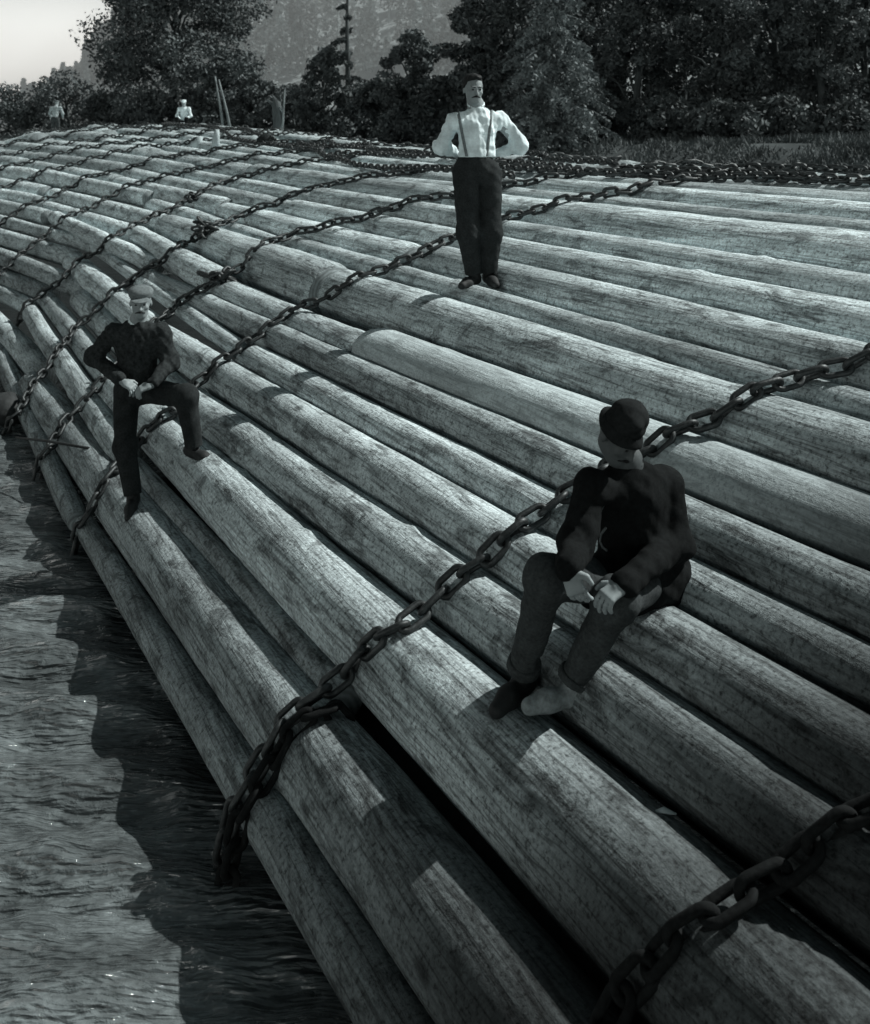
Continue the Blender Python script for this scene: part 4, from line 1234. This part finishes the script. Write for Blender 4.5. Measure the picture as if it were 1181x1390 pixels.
LD, LM, LG = M['leaf_dark'], M['leaf_mid'], M['leaf_grey']
T = [
 # px, Y, ytop, halfwidth, label, mat, cat
 (10, 86, 118, 60, 'low dark bush at the far left shore', LM, 'bush'),
 (92, 84, 100, 62, 'rounded dark bush below the pale hill on the left', LM, 'bush'),
 (150, 82, 126, 45, 'small dark bush left of the tall left tree', LM, 'bush'),
 (238, 80, -75, 112, 'tall full dark tree at the left with its top cut by the frame', LM, 'tree'),
 (205, 77, 128, 50, 'low bush behind the tiny seated figure', LM, 'bush'),
 (300, 76, 70, 52, 'bushy tree on the right flank of the tall left tree', LM, 'tree'),
 (345, 74, 105, 45, 'low leafy tree behind the leaning poles', LM, 'tree'),
 (398, 72, 118, 42, 'low leafy tree behind the dead trunk', LM, 'tree'),
 (438, 70, 62, 42, 'grey leafy tree left of the thin conifer', LM, 'tree'),
 (505, 68, 112, 46, 'low leafy tree right of the thin conifer', LM, 'tree'),
 (556, 66, 44, 48, 'rounded dark tree left of the standing man', LM, 'tree'),
 (600, 62, 105, 42, 'low dark tree at the left shoulder of the standing man', LD, 'tree'),
 (648, 62, -10, 48, 'dark tree directly behind the head of the standing man', LD, 'tree'),
 (676, 64, 10, 46, 'dark tree filling the gap right of the head of the standing man', LD, 'tree'),
 (700, 60, -50, 55, 'tall dark tree behind the grey fir', LD, 'tree'),
 (800, 58, -60, 62, 'tall dark tree just right of the grey fir', LD, 'tree'),
 (866, 54, -70, 60, 'dense dark tree right of centre on the bank', LD, 'tree'),
 (930, 57, -60, 60, 'dense dark tree in the middle of the right bank', LD, 'tree'),
 (985, 50, -70, 60, 'dark tree with hanging leaves on the right bank', LD, 'tree'),
 (1050, 54, -80, 66, 'broad dark tree on the right bank', LD, 'tree'),
 (1112, 49, -80, 62, 'darkest tree near the right edge', LD, 'tree'),
 (1175, 51, -80, 62, 'dark tree cut by the right edge of the frame', LD, 'tree'),
 (655, 55, 150, 45, 'low shrub behind the right elbow of the standing man', LD, 'bush'),
 (830, 50, 140, 55, 'low shrub right of the foot of the grey fir', LD, 'bush'),
 (905, 47, 138, 60, 'low shrub at the grass edge right of centre', LD, 'bush'),
 (985, 45, 146, 60, 'low shrub at the grass edge below the hanging leaves', LD, 'bush'),
 (1065, 45, 140, 62, 'low shrub at the grass edge towards the right', LD, 'bush'),
 (1150, 44, 140, 62, 'low shrub at the grass edge at the far right', LD, 'bush'),
 (470, 64, 150, 52, 'low shrub below the thin conifer', LM, 'bush'),
 (560, 60, 140, 55, 'low shrub at the shore left of the standing man', LD, 'bush'),
 (272, 74, 140, 50, 'low shrub behind the foot of the leaning poles', LM, 'bush'),
]
for i, (px, Y, yt, hw, lab, mt, cat) in enumerate(T):
    broad_tree(px, Y, yt, hw, lab, mt, cat, n=(46000 if hw > 80 else 16000) if yt < 0 else (11000 if cat == 'tree' else 7000), leaf=0.115 if Y < 60 else 0.145,
               bare=0.10 if cat == 'tree' else 0.0, seed=i, name='tree' if cat == 'tree' else 'bush', dens=1.2 if yt < 0 else 1.0)
# second rank of dark trees closing the right bank
for i, (px, lab) in enumerate([(735, 'dark tree at the back between the grey fir and the standing man'), (845, 'rear dark tree above the centre of the right bank'), (960, 'rear dark tree closing the gap on the right bank'), (1080, 'rear dark tree high above the right bank'), (1195, 'rear dark tree at the right edge')]):
    broad_tree(px, 70, -110, 80, lab, LD, 'tree', n=9000, leaf=0.22, bare=0.02, seed=60 + i, dens=1.3)
fir_tree(752, 47, -70, 112, 'grey drooping fir tree right of the standing man', LG, 34, 1, leaf=0.10)
fir_tree(472, 69, -70, 34, 'thin dark conifer with few short branches against the pale hill', LD, 12, 2, 'conifer', 0.16, 0.55, 0.30, 'bark')

# grass on the bank
gp = []
rg = np.random.default_rng(11)
while len(gp) < 34000:
    px = rg.uniform(330, 1240); Y = rg.uniform(24, 62)
    x = (px - CX) / F * Y; u, v = UVof(x, Y)
    if u < 21.5: continue
    if mnoise.noise((x * 0.45, Y * 0.3, 9)) < rg.uniform(-0.5, 0.25): continue
    gp.append((x, Y, ground_z(x, Y)))
gp = np.array(gp); n = len(gp)
hgt = rg.uniform(0.06, 0.30, n); an = rg.uniform(0, 6.28, n); w = 0.035
hgt = hgt * np.array([0.9 + 1.1 * mnoise.noise((q_[0] * 0.7, q_[1] * 0.5, 2)) for q_ in gp]).clip(0.25, 2)
dx = np.stack([np.cos(an) * w, np.sin(an) * w, np.zeros(n)], 1); ln = np.stack([rg.normal(0, 0.10, n), rg.normal(0, 0.10, n), hgt], 1)
V = np.stack([gp - dx, gp + dx, gp + ln + dx * 0.2, gp + ln - dx * 0.2], 1).reshape(-1, 3)
me = mesh_np('grass', V, quads(n), False); me.materials.append(M['grass'])
tag(link('grass', me), 'short grey grass on the bank at the right', 'grass', None, 'stuff')

# misty forest covering the far hill (one mass)
C = []; mbt = MB(); rg = np.random.default_rng(21)
k = 0
while k < 640:
    y = rg.uniform(165, 290); px = rg.uniform(30, 720) if k < 560 else rg.uniform(720, 1300)
    x = (px - CX) / F * y; z = hill_z(x, y); H = rg.uniform(8, 17) * (0.45 + 0.55 * sm(90, 230, px))
    m = 300
    t = rg.uniform(0.12, 1, m) ** 0.8; R0 = H * 0.16
    an = rg.uniform(0, 6.28, m); rr = R0 * (1 - t) ** 0.8 * np.sqrt(rg.uniform(0.1, 1, m)) + 0.2
    C.append(np.stack([x + np.cos(an) * rr, y + np.sin(an) * rr, z + t * H], 1))
    if k % 4 == 0: mbt.tube([(x, y, z - 0.5), (x, y, z + H * rg.uniform(0.6, 1.0))], [0.22, 0.09], 5, 1)
    k += 1
C = np.concatenate(C)
V = leaf_quads(C, 0.42, 0.2, rg)
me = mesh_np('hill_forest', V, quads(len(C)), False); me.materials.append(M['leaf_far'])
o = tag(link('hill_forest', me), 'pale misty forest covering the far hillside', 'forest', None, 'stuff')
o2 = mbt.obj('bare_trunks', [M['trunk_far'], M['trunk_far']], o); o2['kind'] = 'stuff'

# ------------------------------------------------------------------ light, sky, camera
SUN_EL, SUN_DIR = math.radians(44), Vector((0.945, 0.29, 0)).normalized()
sd = Vector((SUN_DIR.x * math.cos(SUN_EL), SUN_DIR.y * math.cos(SUN_EL), math.sin(SUN_EL)))
li = bpy.data.lights.new('sun', 'SUN'); li.energy = 5.0; li.angle = math.radians(0.5); li.color = (0.985, 1.0, 0.97)
so = bpy.data.objects.new('sun', li); COL.objects.link(so); so.rotation_euler = sd.to_track_quat('Z', 'Y').to_euler(); so.location = (20, 0, 30)
w = bpy.data.worlds.new('World'); scene.world = w; w.use_nodes = True
nt = w.node_tree; bg = nt.nodes['Background']
sky = nt.nodes.new('ShaderNodeTexSky'); sky.sky_type = 'NISHITA'; sky.sun_disc = False
sky.sun_elevation = SUN_EL; sky.sun_rotation = math.atan2(SUN_DIR.x, SUN_DIR.y)
sky.dust_density = 3.0
# a hazy, colourless sky, brighter towards the horizon
bw = nt.nodes.new('ShaderNodeRGBToBW'); nt.links.new(sky.outputs[0], bw.inputs[0])
tc = nt.nodes.new('ShaderNodeTexCoord'); sx = nt.nodes.new('ShaderNodeSeparateXYZ'); nt.links.new(tc.outputs['Generated'], sx.inputs[0])
mr = nt.nodes.new('ShaderNodeMapRange'); mr.interpolation_type = 'SMOOTHSTEP'
for k_, v_ in (('From Min', 0.09), ('From Max', 0.18), ('To Min', 15.0), ('To Max', 0.75)): mr.inputs[k_].default_value = v_
nt.links.new(sx.outputs[2], mr.inputs['Value'])
mu = nt.nodes.new('ShaderNodeMath'); mu.operation = 'MULTIPLY'; nt.links.new(bw.outputs[0], mu.inputs[0]); nt.links.new(mr.outputs[0], mu.inputs[1])
tint = nt.nodes.new('ShaderNodeMix'); tint.data_type = 'RGBA'; tint.blend_type = 'MULTIPLY'
tint.inputs['Factor'].default_value = 1.0; tint.inputs['B'].default_value = (0.70, 0.97, 1.08, 1)
tm = nt.nodes.new('ShaderNodeMix'); tm.data_type = 'RGBA'; tm.inputs['A'].default_value = (1.0, 1.02, 0.97, 1); tm.inputs['B'].default_value = (0.80, 1.0, 1.03, 1)
m2 = nt.nodes.new('ShaderNodeMapRange'); m2.inputs['From Min'].default_value = 0.05; m2.inputs['From Max'].default_value = 0.35
nt.links.new(sx.outputs[2], m2.inputs['Value']); nt.links.new(m2.outputs[0], tm.inputs['Factor']); nt.links.new(tm.outputs['Result'], tint.inputs['B'])
nt.links.new(mu.outputs[0], tint.inputs['A']); nt.links.new(tint.outputs['Result'], bg.inputs['Color'])
bg.inputs['Strength'].default_value = 0.05

cam = bpy.data.cameras.new('camera'); co = bpy.data.objects.new('camera', cam); COL.objects.link(co)
cam.sensor_fit = 'AUTO'; cam.sensor_width = 36.0; cam.lens = 36.0 * F / 1390.0
cam.shift_y = -(695.0 - HY) / 1390.0
cam.dof.use_dof = True; cam.dof.focus_distance = 6.0; cam.dof.aperture_fstop = 4.5
cam.clip_start = 0.05; cam.clip_end = 2000
co.location = (0, 0, 0); co.rotation_euler = (math.pi / 2, 0, 0)
scene.camera = co
scene.view_settings.view_transform = 'Standard'; scene.view_settings.look = 'None'; scene.view_settings.exposure = 0; scene.view_settings.gamma = 1
scene.cycles.use_denoising = True
